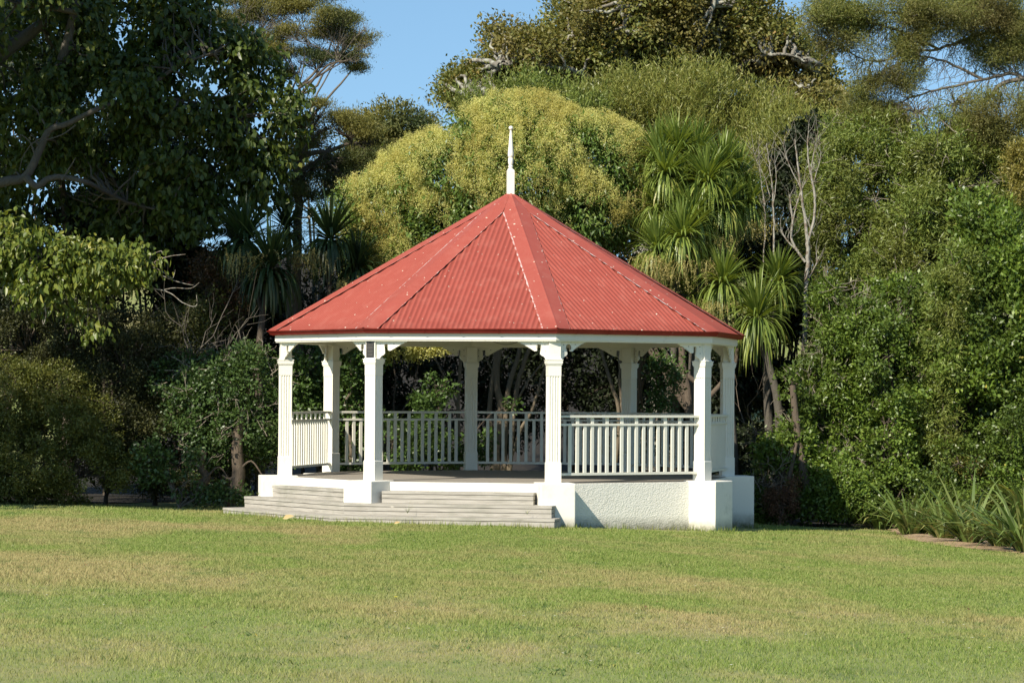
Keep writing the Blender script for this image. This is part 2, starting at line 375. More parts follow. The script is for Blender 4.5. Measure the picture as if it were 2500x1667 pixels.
# garden bed edged by a strip of tan mulch, at right
bed_front = [(2085, 1284), (2150, 1288), (2192, 1303), (2222, 1316), (2277, 1327), (2380, 1340), (2500, 1352), (2640, 1368)]
edge = poly([ghit(*p) for p in bed_front], 12, 0.02)
edge = np.array([(p[0], p[1]) for p in edge])
vs = []; fs = []; K = 9
for k in range(K):
    for j, p in enumerate(edge):
        d = k/(K-1); w_ = 2.6*d + (0.04*math.sin(j*1.7)+0.03*math.sin(j*4.1) if k == 0 else 0)
        x, y = p[0]+w_*0.9-0.05, p[1]+w_*0.95-0.12
        vs.append((x, y, float(ground(x, y))+0.012+0.03*math.sin(min(d*8, 1)*math.pi/2)*(k > 0)))
n_ = len(edge)
for k in range(K-1):
    for j in range(n_-1):
        fs.append((k*n_+j, k*n_+j+1, (k+1)*n_+j+1, (k+1)*n_+j))
me = bpy.data.meshes.new('garden_bed'); me.from_pydata(vs, [], fs); me.polygons.foreach_set('use_smooth', [True]*len(fs)); me.update()
m, nt, b, out = newmat('tan_mulch'); n1 = noise(nt, 22, 5, 0.75); c = ramp(nt, n1, [(0.3, (0.13, 0.085, 0.045)), (0.5, (0.36, 0.25, 0.14)), (0.72, (0.52, 0.39, 0.24))])
nt.links.new(c, b.inputs['Base Color']); b.inputs['Roughness'].default_value = 0.95; bump(nt, b, n1, 0.8, 0.03); M['mulch'] = m
tag(obj('garden_bed', me, M['mulch']), None, None, kind='structure')

# leaf litter soil under the trees behind the lawn, near-black to paint shade over the hill
def soil_strip(front, depth, name):
    e = poly([ghit(*p) for p in front], 5, 0.02); vs = []; fs = []
    for k in range(110):
        for j, p in enumerate(e):
            y = p[1]+(depth if p[0] < 4.6 else 8.0)*k/109+(0.06*math.sin(j*2.3)+0.05*math.sin(j*5.1) if k == 0 else 0); vs.append((p[0], y, float(ground(p[0], y))+0.012+0.05*min(max(y-12, 0), 1)))
    n = len(e)
    for k in range(109):
        for j in range(n-1): fs.append((k*n+j, k*n+j+1, (k+1)*n+j+1, (k+1)*n+j))
    me = bpy.data.meshes.new(name); me.from_pydata(vs, [], fs); me.update()
    tag(obj(name, me, M['soil']), None, None, kind='structure')
m, nt, b, out = newmat('shade_toned_litter_soil'); n1 = noise(nt, 18, 5, 0.75); c = ramp(nt, n1, [(0.3, (0.008, 0.007, 0.004)), (0.55, (0.018, 0.014, 0.008)), (0.75, (0.045, 0.032, 0.018))])
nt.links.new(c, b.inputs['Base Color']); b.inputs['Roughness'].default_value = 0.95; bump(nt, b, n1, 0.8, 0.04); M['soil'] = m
soil_strip([(-250, 1228), (0, 1231), (300, 1229), (520, 1227), (700, 1222), (1250, 1215), (1830, 1255), (1950, 1284), (2090, 1283), (2300, 1268), (2700, 1262)], 56.0, 'soil')

# ---------------------------------------------------------------- bandstand
TH = R_(10.51); RC = 3.40; NP = 8
def AZ(k): return TH + R_(45*(k-3))
def OUT(a): return np.array([math.sin(a), -math.cos(a)])
def TAN(a): return np.array([math.cos(a), math.sin(a)])
def corner(k, r): return OUT(AZ(k))*r
HIPR, ZE, ZA = 3.635, 2.150, 4.275
G = thing('bandstand', 'white octagonal bandstand with red corrugated iron roof, railings and timber steps on the lawn', 'bandstand', (0, 0, 0))
BZ = 1.985                                            # underside of the beams
# floor slab and base wall
mb = MB(); mb.prism([tuple(corner(k, RC+0.02)) for k in range(1, 9)], -0.006, 0.0); obj('floor', mb.mesh('floor', 0.006), M['slab'], G)
for k in range(1, 9):
    a = AZ(k)+R_(22.5); n = OUT(a); t = TAN(a); ap = RC*math.cos(R_(22.5)); h = RC*math.sin(R_(22.5))-0.20
    top = -0.008
    c = n*(ap-0.06); mb = MB(); mb.box((c[0], c[1], (top-1.05)/2), (h, 0.085, (top+1.05)/2), a)
    o = obj('base_wall', mb.mesh('base_wall', 0.008), M['masonry' if k in (1, 2) else 'roughcast'], G)
# piers
for k in range(1, 9):
    a = AZ(k); r0, r1, h = 3.22, 3.77, 0.245; c = OUT(a)*(r0+r1)/2
    mb = MB(); tz = 0.010 if k < 6 else -0.03; mb.box((c[0], c[1], (tz-1.04)/2), (h, (r1-r0)/2, (tz+1.04)/2), a); obj('pier', mb.mesh('pier', 0.014), M['masonry'], G)
# columns
W2 = 0.092
def flute_poly(hw, n=4, d=0.010):
    pts = []
    for s in range(4):
        ca, sa = math.cos(s*math.pi/2), math.sin(s*math.pi/2)
        row = [(-hw, -hw)]; m_ = 0.016; span = (2*hw-2*m_)/n; g = span*0.30
        for i in range(n):
            x0 = -hw+m_+i*span+g/2; x1 = x0+span-g
            row += [(x0, -hw), (x0+0.005, -hw+d), (x1-0.005, -hw+d), (x1, -hw)]
        pts += [(x*ca-y*sa, x*sa+y*ca) for x, y in row]
    return pts
def column_mb(mb):
    mb.box((0, 0, 0.135), (W2+0.006, W2+0.006, 0.145))        # base block, 1 cm into the pier
    mb.box((0, 0, 0.287), (W2+0.006, W2+0.006, 0.007), taper=0.93)
    mb.prism(flute_poly(W2-0.003), 0.294, 1.50)
    mb.box((0, 0, 1.578), (W2, W2, 0.078))
    mb.box((0, 0, 1.666), (W2+0.010, W2+0.010, 0.010)); mb.box((0, 0, 1.699), (W2+0.017, W2+0.017, 0.023))
    mb.box((0, 0, 1.728), (W2+0.024, W2+0.024, 0.0055)); mb.box((0, 0, 1.7425), (W2+0.006, W2+0.006, 0.009), taper=0.93)
    mb.box((0, 0, (1.7515+BZ)/2), (W2-0.008, W2-0.008, (BZ-1.7515)/2))
mb = MB(); column_mb(mb); col_me = mb.mesh('column')
# fretwork bracket outline in (u along beam from post, w down from beam)
def bracket_mesh():
    ol = [(0, 0), (0.44, 0), (0.435, 0.018), (0.40, 0.020), (0.385, 0.038), (0.35, 0.045), (0.325, 0.050), (0.30, 0.068), (0.275, 0.082), (0.262, 0.088), (0.245, 0.100), (0.228, 0.122), (0.200, 0.138), (0.172, 0.136)]
    cx, cw, r = 0.138, 0.084, 0.047
    for q in np.linspace(R_(62), R_(-240), 20): ol.append((cx+r*math.cos(q), cw+r*math.sin(q)))
    ol += [(0.108, 0.138), (0.118, 0.152), (0.118, 0.176), (0.100, 0.198), (0.068, 0.212), (0.046, 0.230), (0.034, 0.258), (0.030, 0.272), (0.0, 0.275)]
    import bmesh
    bm = bmesh.new(); T = 0.024
    vs = [bm.verts.new((u, -T/2, -w)) for u, w in ol]; f = bm.faces.new(vs)
    bmesh.ops.triangulate(bm, faces=[f], ngon_method='EAR_CLIP')
    bmesh.ops.extrude_face_region(bm, geom=bm.faces[:]) ; bm.verts.ensure_lookup_table()
    for v in bm.verts[len(ol):]: v.co.y += T
    bmesh.ops.recalc_face_normals(bm, faces=bm.faces[:])
    me = bpy.data.meshes.new('bracket'); bm.to_mesh(me); bm.free(); return me
br_me = bracket_mesh(); pin = MB(); pin.box((0, 0, 0), (0.006, 0.0135, 0.006)); pin_me = pin.mesh('bolt')
for k in range(1, 9):
    a = AZ(k); c = corner(k, RC)
    co = obj('column', col_me if k == 1 else col_me.copy(), M['paint'], G); co.location = (c[0], c[1], 0); co.rotation_euler = (0, 0, a)
    for s in (-1, 1):
        # direction from this corner to its neighbour
        d = corner(k+s, RC)-c; ang = math.atan2(d[1], d[0]); st = c+OUT(a)*0.07
        bo = obj('bracket', br_me, M['paint'], co)
        bo.matrix_parent_inverse = Matrix.Identity(4)
        lm = Matrix.Rotation(-a, 4, 'Z') @ Matrix.Translation((-c[0], -c[1], 0)) @ Matrix.Translation((st[0]+math.cos(ang)*0.088, st[1]+math.sin(ang)*0.088, BZ)) @ Matrix.Rotation(ang, 4, 'Z')
        bo.matrix_local = lm
        for u, w in ((0.05, 0.045), (0.25, 0.04), (0.045, 0.14)):
            po = obj('bolt', pin_me, M['plaque'], co); po.matrix_local = lm @ Matrix.Translation((u, 0, -w))
# beams
for k in range(1, 9):
    r1 = RC+0.148; r0 = RC-0.06
    p = [corner(k, r1), corner(k+1, r1), corner(k+1, r0), corner(k, r0)]
    mb = MB(); mb.prism([tuple(q) for q in p], BZ, 2.115)
    r2 = RC+0.160; p = [corner(k, r2), corner(k+1, r2), corner(k+1, r1), corner(k, r1)]
    mb.prism([tuple(q) for q in p], BZ+0.018, 2.10)
    obj('beam', mb.mesh('beam'), M['paint'], G)
mb = MB(); mb.prism([tuple(corner(k, RC-0.062)) for k in range(1, 9)], 2.112, 2.13); obj('ceiling', mb.mesh('ceiling'), M['ceil'], G)
# gutter: ogee-like profile swept round the octagon
prof = [(3.555, 2.094), (3.600, 2.090), (3.632, 2.100), (3.650, 2.120), (3.660, 2.138), (3.684, 2.148), (3.690, 2.158), (3.680, 2.159), (3.668, 2.150), (3.60, 2.144)]
for k in range(1, 9):
    mb = MB(); vs = []
    for kk in (k, k+1):
        vs += [(*corner(kk, r+0.0), z) for r, z in prof]
    n = len(prof); mb.add(vs, [(i, (i+1) % n, n+(i+1) % n, n+i) for i in range(n)]+[tuple(range(n)), tuple(range(2*n-1, n-1, -1))])
    go = obj('gutter', mb.mesh('gutter'), M['gutter'], G)
    a = AZ(k)+R_(22.5); n_ = OUT(a); t_ = TAN(a); ap = math.cos(R_(22.5)); st = MB()
    for s in (-1.05, -0.52, 0.0, 0.55, 1.08):
        pr = [(3.57*ap, 2.089), (3.602*ap, 2.087), (3.636*ap, 2.097), (3.655*ap, 2.120), (3.665*ap, 2.136), (3.692*ap, 2.146), (3.696*ap, 2.161)]
        for (ra, za), (rb, zb) in zip(pr[:-1], pr[1:]):
            v = []
            for r, z in ((ra, za), (rb, zb)):
                for w in (-0.008, 0.008): q = n_*r+t_*(s+w); v.append((q[0], q[1], z))
            st.add(v, [(0, 1, 3, 2)])
    obj('gutter_strap', st.mesh('gutter_strap'), M['gutter'], go)
# roof panels: true corrugation, 76 mm pitch
A3 = np.array([0, 0, ZA])
for k in range(1, 9):
    a = AZ(k)+R_(22.5); n2 = OUT(a); t2 = TAN(a); apo = HIPR*math.cos(R_(22.5)); half = HIPR*math.sin(R_(22.5))
    dn = np.array([n2[0]*apo, n2[1]*apo, ZE-ZA]); L = np.linalg.norm(dn); dn /= L; tt = np.array([t2[0], t2[1], 0]); nn = np.cross(tt, dn); nn *= np.sign(nn[2])
    us = np.arange(-half, half+1e-9, 0.076/8); us = us[(abs(us) < half-0.003)]; vl = []
    vs = []; fs = []; NV = 10
    ph = rng.random()*6
    for u in us:
        l0 = L*abs(u)/half
        off = 0.0085*math.sin(2*math.pi*u/0.076+ph)
        for j in range(NV+1):
            l = l0+(L+0.02-l0)*j/NV
            lap = -0.004 if l > L*0.50 else 0.0
            p = A3+dn*l+tt*u+nn*(off+lap+0.004*math.sin(l*1.7+u*1.3+k)*0.6); vs.append(tuple(p)); vl.append(0.5-0.5*math.sin(2*math.pi*u/0.076+ph))
    for i in range(len(us)-1):
        for j in range(NV): q = i*(NV+1)+j; fs.append((q, q+1, q+NV+2, q+NV+1))
    me = bpy.data.meshes.new('roof_panel'); me.from_pydata(vs, [], fs); me.polygons.foreach_set('use_smooth', [True]*len(fs)); me.update()
    va = me.attributes.new('valley', 'FLOAT', 'POINT'); va.data.foreach_set('value', vl)
    obj('roof_panel', me, M['roof'], G)
# hip flashings: two wings and a raised fold each
for k in range(1, 9):
    E_ = np.array([*corner(k, HIPR+0.02), ZE-0.004]); hd = nrm(E_-A3); mb = MB(); lips = []; NS = 26
    for s in (-1, 1):
        lip = MB(); lips.append((s, lip)); a = AZ(k)+s*R_(22.5); n2 = OUT(a); t2 = TAN(a)*(-s)     # t2 points back to the hip
        apo = HIPR*math.cos(R_(22.5)); dn = nrm(np.array([n2[0]*apo, n2[1]*apo, ZE-ZA])); tt = np.array([*t2, 0.0]); nn = np.cross(tt, dn); nn *= np.sign(nn[2])
        rows = []
        Lh = np.linalg.norm(E_-A3)
        for i in range(NS+1):
            l = Lh*(i/NS); ph_ = A3+hd*l
            hw = l*(hd@tt)                                       # distance from facet centre line
            w = min(0.205, hw-0.001) if i > 0 else 0.0
            w = max(w, 0)
            e = ph_-tt*w
            rows.append((ph_+np.array([0, 0, 0.030]), ph_-tt*min(w, 0.022)+nn*0.022, e+nn*0.0135, e-tt*0.002*(w > .2)+nn*0.001))
        v = [q for r in rows for q in r[:3]]; f = []
        for i in range(NS):
            for j in range(2): q = i*3+j; f.append((q, q+1, q+4, q+3))
        mb.add(v, f)
        # scalloped, peeling edge of the wing
        rr = [r for r in rows if np.linalg.norm(r[0]-r[2]) > 0.2]; P_ = [r[2] for r in rr]
        if len(P_) > 2:
            v = []; f = []; NQ = 150
            T = np.linspace(0, len(P_)-1.001, NQ)
            for i_, q in enumerate(T):
                i0 = int(q); p = P_[i0]*(1-q+i0)+P_[i0+1]*(q-i0); wv = (0.007 if s < 0 else 0.004)+(0.013 if s < 0 else 0.006)*abs(math.sin(i_*0.42+k))
                v += [tuple(p+nn*0.0015+tt*0.004), tuple(p-tt*wv+nn*0.001)]
            for i_ in range(NQ-1): f.append((2*i_, 2*i_+1, 2*i_+3, 2*i_+2))
            lip.add(v, f)
    fo = obj('hip_flashing', mb.mesh('hip_flashing'), M['flash'], G); 
    for s_, lip in lips: obj('flashing_edge', lip.mesh('flashing_edge'), M['lip2' if s_ < 0 else 'lip'], fo)
# finial
prof = [(0.0, 0.33), (0.036, 0.33), (0.050, 0.345), (0.051, 0.365), (0.036, 0.385), (0.028, 0.40), (0.040, 0.412), (0.040, 0.42), (0.028, 0.43), (0.030, 0.44), (0.040, 0.47), (0.040, 0.51), (0.036, 0.545), (0.030, 0.553), (0.042, 0.562), (0.046, 0.59), (0.042, 0.64), (0.032, 0.76), (0.023, 0.88), (0.018, 0.945), (0.014, 0.955), (0.020, 0.962), (0.014, 0.970)]
for q in np.linspace(-60, 90, 8): prof.append((max(0.034*math.cos(R_(q)), 0.0005), 1.000+0.034*math.sin(R_(q))))
mb = MB(); SG = 16; vs = []
for r, z in prof:
    for s in range(SG): vs.append((r*math.cos(2*math.pi*s/SG), r*math.sin(2*math.pi*s/SG), z))
mb.add(vs, [(i*SG+s, i*SG+(s+1) % SG, (i+1)*SG+(s+1) % SG, (i+1)*SG+s) for i in range(len(prof)-1) for s in range(SG)])
fin = obj('finial', mb.mesh('finial', smooth=True), M['paint'], G); fin.location = (0, 0, ZA-0.01)
mb = MB(); mb.box((0, 0, 0.17), (0.052, 0.052, 0.185)); mb.box((0, 0, 0.362), (0.052, 0.052, 0.0075), taper=0.75)
fb = obj('finial_base', mb.mesh('finial_base', 0.003), M['paint'], fin); fb.rotation_euler = (0, 0, TH)
# railings on six sides
bal_s = MB(); bal_s.box((0, 0, 0.475), (0.024, 0.011, 0.332)); bs_me = bal_s.mesh('baluster')
bal_t = MB(); bal_t.box((0, 0, 0.5325), (0.024, 0.011, 0.3895)); bt_me = bal_t.mesh('baluster')
for k in (3, 4, 5, 6, 7, 8):
    c0 = corner(k, RC); c1 = corner(k+1, RC); mid = (c0+c1)/2; d = c1-c0; Ls = np.linalg.norm(d); ang = math.atan2(d[1], d[0])
    ro = bpy.data.objects.new('railing', None); COL.objects.link(ro); ro.parent = G; ro.location = (mid[0], mid[1], 0); ro.rotation_euler = (0, 0, ang)
    hl = Ls/2-0.085
    for nm, z, hz, hy in (('handrail', 0.935, 0.017, 0.034), ('middle_rail', 0.818, 0.016, 0.020), ('bottom_rail', 0.122, 0.018, 0.022)):
        mb = MB(); mb.box((0, 0, z), (hl, hy, hz)); obj(nm, mb.mesh(nm, 0.003), M['rail'], ro)
    nb = 17; sp = 0.1275
    for i in range(nb):
        tall = (i % 2 == 1)
        o = obj('baluster', bt_me if tall else bs_me, None, ro); o.location = ((i-8)*sp, 0, 0.0)
bs_me.materials.append(M['rail']); bt_me.materials.append(M['rail'])
# steps: three mitred timber treads round the P1-P2 and P2-P3 sides
def step(ap, s_end, ztop, zbot, ap_in, between=False):
    so = bpy.data.objects.new('step', None); COL.objects.link(so); so.parent = G
    for side in (1, 2):
        a = AZ(side)+R_(22.5); n = OUT(a); t = TAN(a)        # t runs from P(side) to P(side+1)
        s1 = s_end; m_in = math.tan(R_(22.5))
        def pt(apo, s): q = n*apo+t*s; return (q[0], q[1])
        # P2 end: mitre; other end: s_end
        def end(apo): return (m_in*apo if not between else s_end)
        sg = 1 if side == 1 else -1
        o = bpy.data.objects.new('tread', None)
        nb = 3; bw = (ap-ap_in)/nb
        mb = MB()
        for i in range(nb):
            a0 = ap_in+i*bw+0.004; a1 = ap_in+(i+1)*bw-0.002 + (0.008 if i == nb-1 else 0)
            P4 = [pt(a0, sg*end(a0)), pt(a1, sg*end(a1)), pt(a1, -sg*s1), pt(a0, -sg*s1)]
            if sg < 0: P4 = P4[::-1]
            mb.prism(P4 if sg > 0 else P4, ztop-0.036, ztop)
        h = ztop-0.038-zbot; nbd = 2 if h > 0.10 else 1; hb = h/nbd
        rb = MB()
        for i in range(nbd):
            z1 = ztop-0.040-i*hb-0.004; z0 = z1-hb+0.008; zin = 0.004*i
            a0, a1 = ap-0.03-zin, ap-zin
            P4 = [pt(a0, sg*end(a0)), pt(a1, sg*end(a1)), pt(a1, -sg*(s1-0.006)), pt(a0, -sg*(s1-0.006))]
            rb.prism(P4, z0, z1)
            # return boards at the free end
            P4 = [pt(a0, -sg*(s1-0.036)), pt(a0, -sg*(s1-0.006)), pt(ap_in, -sg*(s1-0.006)), pt(ap_in, -sg*(s1-0.036))]
            rb.prism(P4, z0, z1)
        for nm, bb in (('tread', mb), ('riser', rb)):
            # local frame along the board so the grain follows it
            me = bb.mesh(nm); M4 = Matrix.Rotation(-a, 4, 'Z'); me.transform(M4)
            import bmesh
            bm = bmesh.new(); bm.from_mesh(me); bmesh.ops.recalc_face_normals(bm, faces=bm.faces[:]); bm.to_mesh(me); bm.free()
            q = obj(nm, me, M['deck'], so); q.rotation_euler = (0, 0, a)
step(3.46, 1.09, -0.130, -0.298, 3.171, True)
step(3.76, 1.41, -0.298, -0.464, 3.30)
step(4.06, 1.51, -0.464, -0.66, 3.62)
# dark void blocks behind the risers
mb = MB()
# plaque on the second column
c = corner(2, RC+W2-0.008+0.006); a = AZ(2); mb.box((0, 0, 0), (0.068, 0.006, 0.116))
po = obj('plaque', mb.mesh('plaque', 0.003), M['plaque'], G); po.location = (c[0], c[1], BZ-0.125); po.rotation_euler = (0, 0, a)
mb = MB(); zz = 0.085
for w_ in (0.030, 0.045, 0, 0.036, 0.048, 0.040, 0, 0.034, 0.046, 0.028, 0, 0.040, 0.030):
    if w_:
        x = -w_
        while x < w_:
            l = random.uniform(0.005, 0.014); mb.box((x+l/2, -0.0065, zz), (l/2, 0.001, 0.0028)); x += l+0.004
    zz -= 0.0135
pl = obj('plaque_lettering', mb.mesh('plaque_lettering'), M['letter'], po)
# slack cable under the rear beam
p0 = at(1203, 833, 2.2); p1 = at(1268, 833, 2.2); pts = np.array([p0*(1-t)+p1*t+np.array([0, 0, -0.05*math.sin(math.pi*t)]) for t in np.linspace(0, 1, 12)]); pts[:, 2] += 0.0
obj('cable', tube_mesh('cable', [(pts, np.full(12, 0.004))], 5), M['dark'], G)

# ---------------------------------------------------------------- vegetation
# leaf colours (linear base colours)
LM = {}
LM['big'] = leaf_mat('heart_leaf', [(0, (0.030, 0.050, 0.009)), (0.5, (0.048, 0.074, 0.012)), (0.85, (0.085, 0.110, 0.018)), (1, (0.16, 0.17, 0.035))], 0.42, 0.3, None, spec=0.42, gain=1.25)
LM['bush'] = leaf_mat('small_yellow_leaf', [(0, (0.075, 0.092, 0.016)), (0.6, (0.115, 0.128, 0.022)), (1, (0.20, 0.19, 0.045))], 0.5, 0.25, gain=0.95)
LM['bushd'] = leaf_mat('shade_toned_small_leaf', [(0, (0.035, 0.042, 0.012)), (0.7, (0.06, 0.066, 0.016)), (1, (0.12, 0.115, 0.03))], 0.55, 0.2, gain=0.85)  # small leaf darkened: part of the bush's shade is in the colour
LM['glossy'] = leaf_mat('glossy_green_leaf', [(0, (0.028, 0.052, 0.012)), (0.5, (0.048, 0.082, 0.018)), (0.93, (0.075, 0.135, 0.03)), (0.985, (0.12, 0.16, 0.04)), (1, (0.45, 0.33, 0.05))], 0.34, 0.2, spec=0.5)
LM['ivy'] = leaf_mat('ivy_leaf', [(0, (0.026, 0.050, 0.013)), (0.7, (0.048, 0.082, 0.020)), (1, (0.10, 0.14, 0.045))], 0.36, 0.2, spec=0.5)
LM['kanuka'] = leaf_mat('fine_olive_leaf', [(0, (0.085, 0.090, 0.022)), (0.6, (0.13, 0.125, 0.028)), (1, (0.20, 0.17, 0.045))], 0.6, 0.3, (0.05, 0.075, 0.025), 0.9)
LM['kanuka2'] = leaf_mat('fine_olive_leaf_right', [(0, (0.075, 0.095, 0.022)), (0.6, (0.12, 0.135, 0.030)), (1, (0.20, 0.18, 0.05))], 0.6, 0.3, (0.115, 0.10, 0.032), 1.1)
LM['privet'] = leaf_mat('privet_leaf', [(0, (0.055, 0.105, 0.020)), (0.6, (0.09, 0.14, 0.028)), (1, (0.17, 0.20, 0.06))], 0.35, 0.25, spec=0.5)
LM['flower'] = leaf_mat('cream_flower_spray', [(0, (0.26, 0.28, 0.075)), (0.5, (0.38, 0.385, 0.125)), (0.9, (0.50, 0.47, 0.19)), (1, (0.42, 0.31, 0.14))], 0.8, 0.35, (0.38, 0.34, 0.095), 1.1)
LM['oak'] = leaf_mat('oak_leaf', [(0, (0.070, 0.092, 0.020)), (0.55, (0.115, 0.125, 0.027)), (0.88, (0.17, 0.145, 0.035)), (1, (0.25, 0.14, 0.04))], 0.5, 0.25, (0.13, 0.105, 0.028), 0.6)
LM['willow'] = leaf_mat('willow_leaf', [(0, (0.075, 0.095, 0.020)), (0.6, (0.13, 0.14, 0.032)), (0.95, (0.19, 0.18, 0.05)), (1, (0.36, 0.34, 0.17))], 0.45, 0.3, gain=1.75)
LM['wattle'] = leaf_mat('narrow_glossy_leaf', [(0, (0.055, 0.085, 0.018)), (0.6, (0.095, 0.125, 0.026)), (0.94, (0.15, 0.17, 0.04)), (0.985, (0.27, 0.27, 0.12)), (1, (0.42, 0.27, 0.05))], 0.36, 0.25, (0.105, 0.115, 0.026), 1.3, spec=0.5, gain=1.85)
LM['green'] = leaf_mat('mid_green_leaf', [(0, (0.050, 0.085, 0.012)), (0.6, (0.088, 0.135, 0.020)), (0.97, (0.16, 0.21, 0.04)), (1, (0.40, 0.28, 0.05))], 0.36, 0.25, (0.045, 0.070, 0.014), 0.8, spec=0.5, gain=1.55)
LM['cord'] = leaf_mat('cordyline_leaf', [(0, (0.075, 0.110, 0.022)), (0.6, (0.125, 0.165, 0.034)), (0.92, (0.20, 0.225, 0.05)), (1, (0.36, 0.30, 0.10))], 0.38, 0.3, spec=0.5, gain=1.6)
LM['cordd'] = leaf_mat('shade_toned_cordyline_leaf', [(0, (0.028, 0.055, 0.018)), (0.7, (0.050, 0.085, 0.026)), (1, (0.13, 0.14, 0.045))], 0.4, 0.2, spec=0.35, gain=0.9)  # dark copy of the cordyline leaf, shade of the left trees painted in
LM['panicle'] = leaf_mat('dry_flower_spray', [(0, (0.17, 0.15, 0.045)), (0.6, (0.27, 0.24, 0.08)), (1, (0.38, 0.32, 0.13))], 0.8, 0.25)
LM['flax'] = leaf_mat('strap_leaf', [(0, (0.065, 0.105, 0.022)), (0.6, (0.105, 0.15, 0.032)), (0.95, (0.17, 0.20, 0.06)), (1, (0.36, 0.30, 0.12))], 0.38, 0.25, spec=0.5, gain=1.2)
LM['under'] = leaf_mat('shade_toned_understorey_leaf', [(0, (0.020, 0.036, 0.010)), (0.7, (0.032, 0.052, 0.014)), (1, (0.05, 0.07, 0.02))], 0.6, 0.15, gain=0.55)  # near-black leaf colour stands in for the deep shade behind
LM['gold'] = leaf_mat('golden_leaf', [(0, (0.16, 0.15, 0.03)), (1, (0.30, 0.26, 0.07))], 0.5, 0.3, gain=1.0)
LM['red'] = leaf_mat('red_leaf', [(0, (0.03, 0.022, 0.010)), (0.85, (0.06, 0.035, 0.015)), (1, (0.20, 0.035, 0.02))], 0.5, 0.3)
BK = dict(dgrey=bark_mat('dark_grey_bark', (0.05, 0.045, 0.035), (0.13, 0.115, 0.09)), twig=bark_mat('bare_twig', (0.20, 0.165, 0.12), (0.36, 0.31, 0.24), 14), dark=bark_mat('dark_bark', (0.055, 0.042, 0.03), (0.11, 0.085, 0.06)), grey=bark_mat('grey_bark', (0.09, 0.078, 0.06), (0.19, 0.165, 0.13)),
          lichen=bark_mat('lichen_bark', (0.12, 0.105, 0.08), (0.22, 0.20, 0.16), 9, (0.33, 0.33, 0.27)), pale=bark_mat('bleached_bark', (0.22, 0.205, 0.17), (0.40, 0.375, 0.315), 14, (0.18, 0.14, 0.10)),
          brown=bark_mat('brown_bark', (0.065, 0.048, 0.034), (0.15, 0.115, 0.08)), tan=bark_mat('tan_bark', (0.085, 0.068, 0.045), (0.21, 0.17, 0.115)))

def ells(spec, Y):
    """spec rows: px, py, rx, ry (photo pixels), dy, ry_m  ->  centres, radii (metres)"""
    C = []; Rr = []
    for px, py, rx, ry, dy, rm in spec:
        y = Y+dy; C.append(at(px, py, y)); k = mpx(y); Rr.append((rx/k, rm, ry/k))
    return np.array(C), np.array(Rr)
def sample(C, Rr, n, lo=0.62, back=0.35, jit=0.08, hol=-0.6):
    """points near the surface of a union of ellipsoids, with outward normals"""
    a = (Rr[:, 0]*Rr[:, 2]+Rr[:, 0]*Rr[:, 1]+Rr[:, 1]*Rr[:, 2]); pr = a/a.sum(); P = []; N = []; got = 0
    while got < n:
        m = max(2000, (n-got)*3); i = rng.choice(len(C), m, p=pr); d = rand_dir(m)
        keep = (d[:, 1] < 0.25) | (rng.random(m) < back)
        i = i[keep]; d = d[keep]; m = len(i)
        s = 1-(1-lo)*rng.random(m)**1.4
        lump = 1+jit*np.sin(d[:, 0]*7+i*2.1)*np.sin(d[:, 2]*6+i)+jit*0.7*np.sin(d[:, 0]*15+d[:, 2]*13+i)
        p = C[i]+Rr[i]*d*(s*lump)[:, None]
        q = np.min(np.where(np.arange(len(C))[None] == i[:, None], 9.0, np.linalg.norm((p[:, None]-C[None])/Rr[None], axis=2)), axis=1) if len(C) > 1 else np.full(m, 9.0)
        ok = q > lo*0.92
        hn = np.sin(p[:, 0]*3.9+1.7*np.sin(p[:, 2]*2.3))+np.sin(p[:, 2]*4.7+p[:, 1]*3.1+1.9*np.sin(p[:, 0]*1.9)); ok &= (hn > hol) | (rng.random(m) < 0.2)
        P.append(p[ok]); N.append(nrm(d[ok]/Rr[i[ok]])); got += ok.sum()
    return np.concatenate(P)[:n], np.concatenate(N)[:n]

def leaves_at(P, N, per, spread, L, W, up=0.0, out=0.6, rnd_=1.0, droop=0.0, fold=0.15, curl=0.0, hexa=False, lv=0.3, nup=0.5):
    n = len(P)*per
    p = np.repeat(P, per, 0)+rng.normal(size=(n, 3))*spread; nn = np.repeat(N, per, 0)
    d = nrm(nn*out+rng.normal(size=(n, 3))*rnd_*0.6+np.array([0, 0, up-droop]))
    no = nrm(np.array([0, 0, nup])+nn*0.5+rng.normal(size=(n, 3))*0.55)
    l = L*(1+lv*rng.normal(size=n)).clip(0.4, 1.8); w = W*(1+lv*0.7*rng.normal(size=n)).clip(0.5, 1.6)
    f = leaf_hex if hexa else leaf_quads
    q = f(p, d, no, l, w, fold, curl); r = rng.random(n)
    if hexa: r = np.concatenate([r, r])
    # each clump has its own bias so that crowns show lighter and darker sprays
    cb = np.repeat(rng.random(len(P)), per); cb = np.concatenate([cb, cb]) if hexa else cb
    return q, np.clip(0.7*r+0.3*cb, 0, 1)
def clumped(C, Rr, nc, tw, cr, **k):
    """clump centres on the crown, twig points round each clump"""
    P, N = sample(C, Rr, nc, **k)
    f = np.repeat(P, tw, 0)+rand_dir(nc*tw)*(rng.random((nc*tw, 1))**0.45)*cr*np.array([1, 1, 0.8]); nn = np.repeat(N, tw, 0)
    nn = nrm(nn*0.6+(f-np.repeat(P, tw, 0))/cr*0.9)
    return f, nn, P
def crown(name, parent, parts, mat):
    V = np.concatenate([p[0] for p in parts]); r = np.concatenate([p[1] for p in parts])
    return obj(name, quads_mesh(name, V.astype(np.float32), rnd=r), mat, parent)
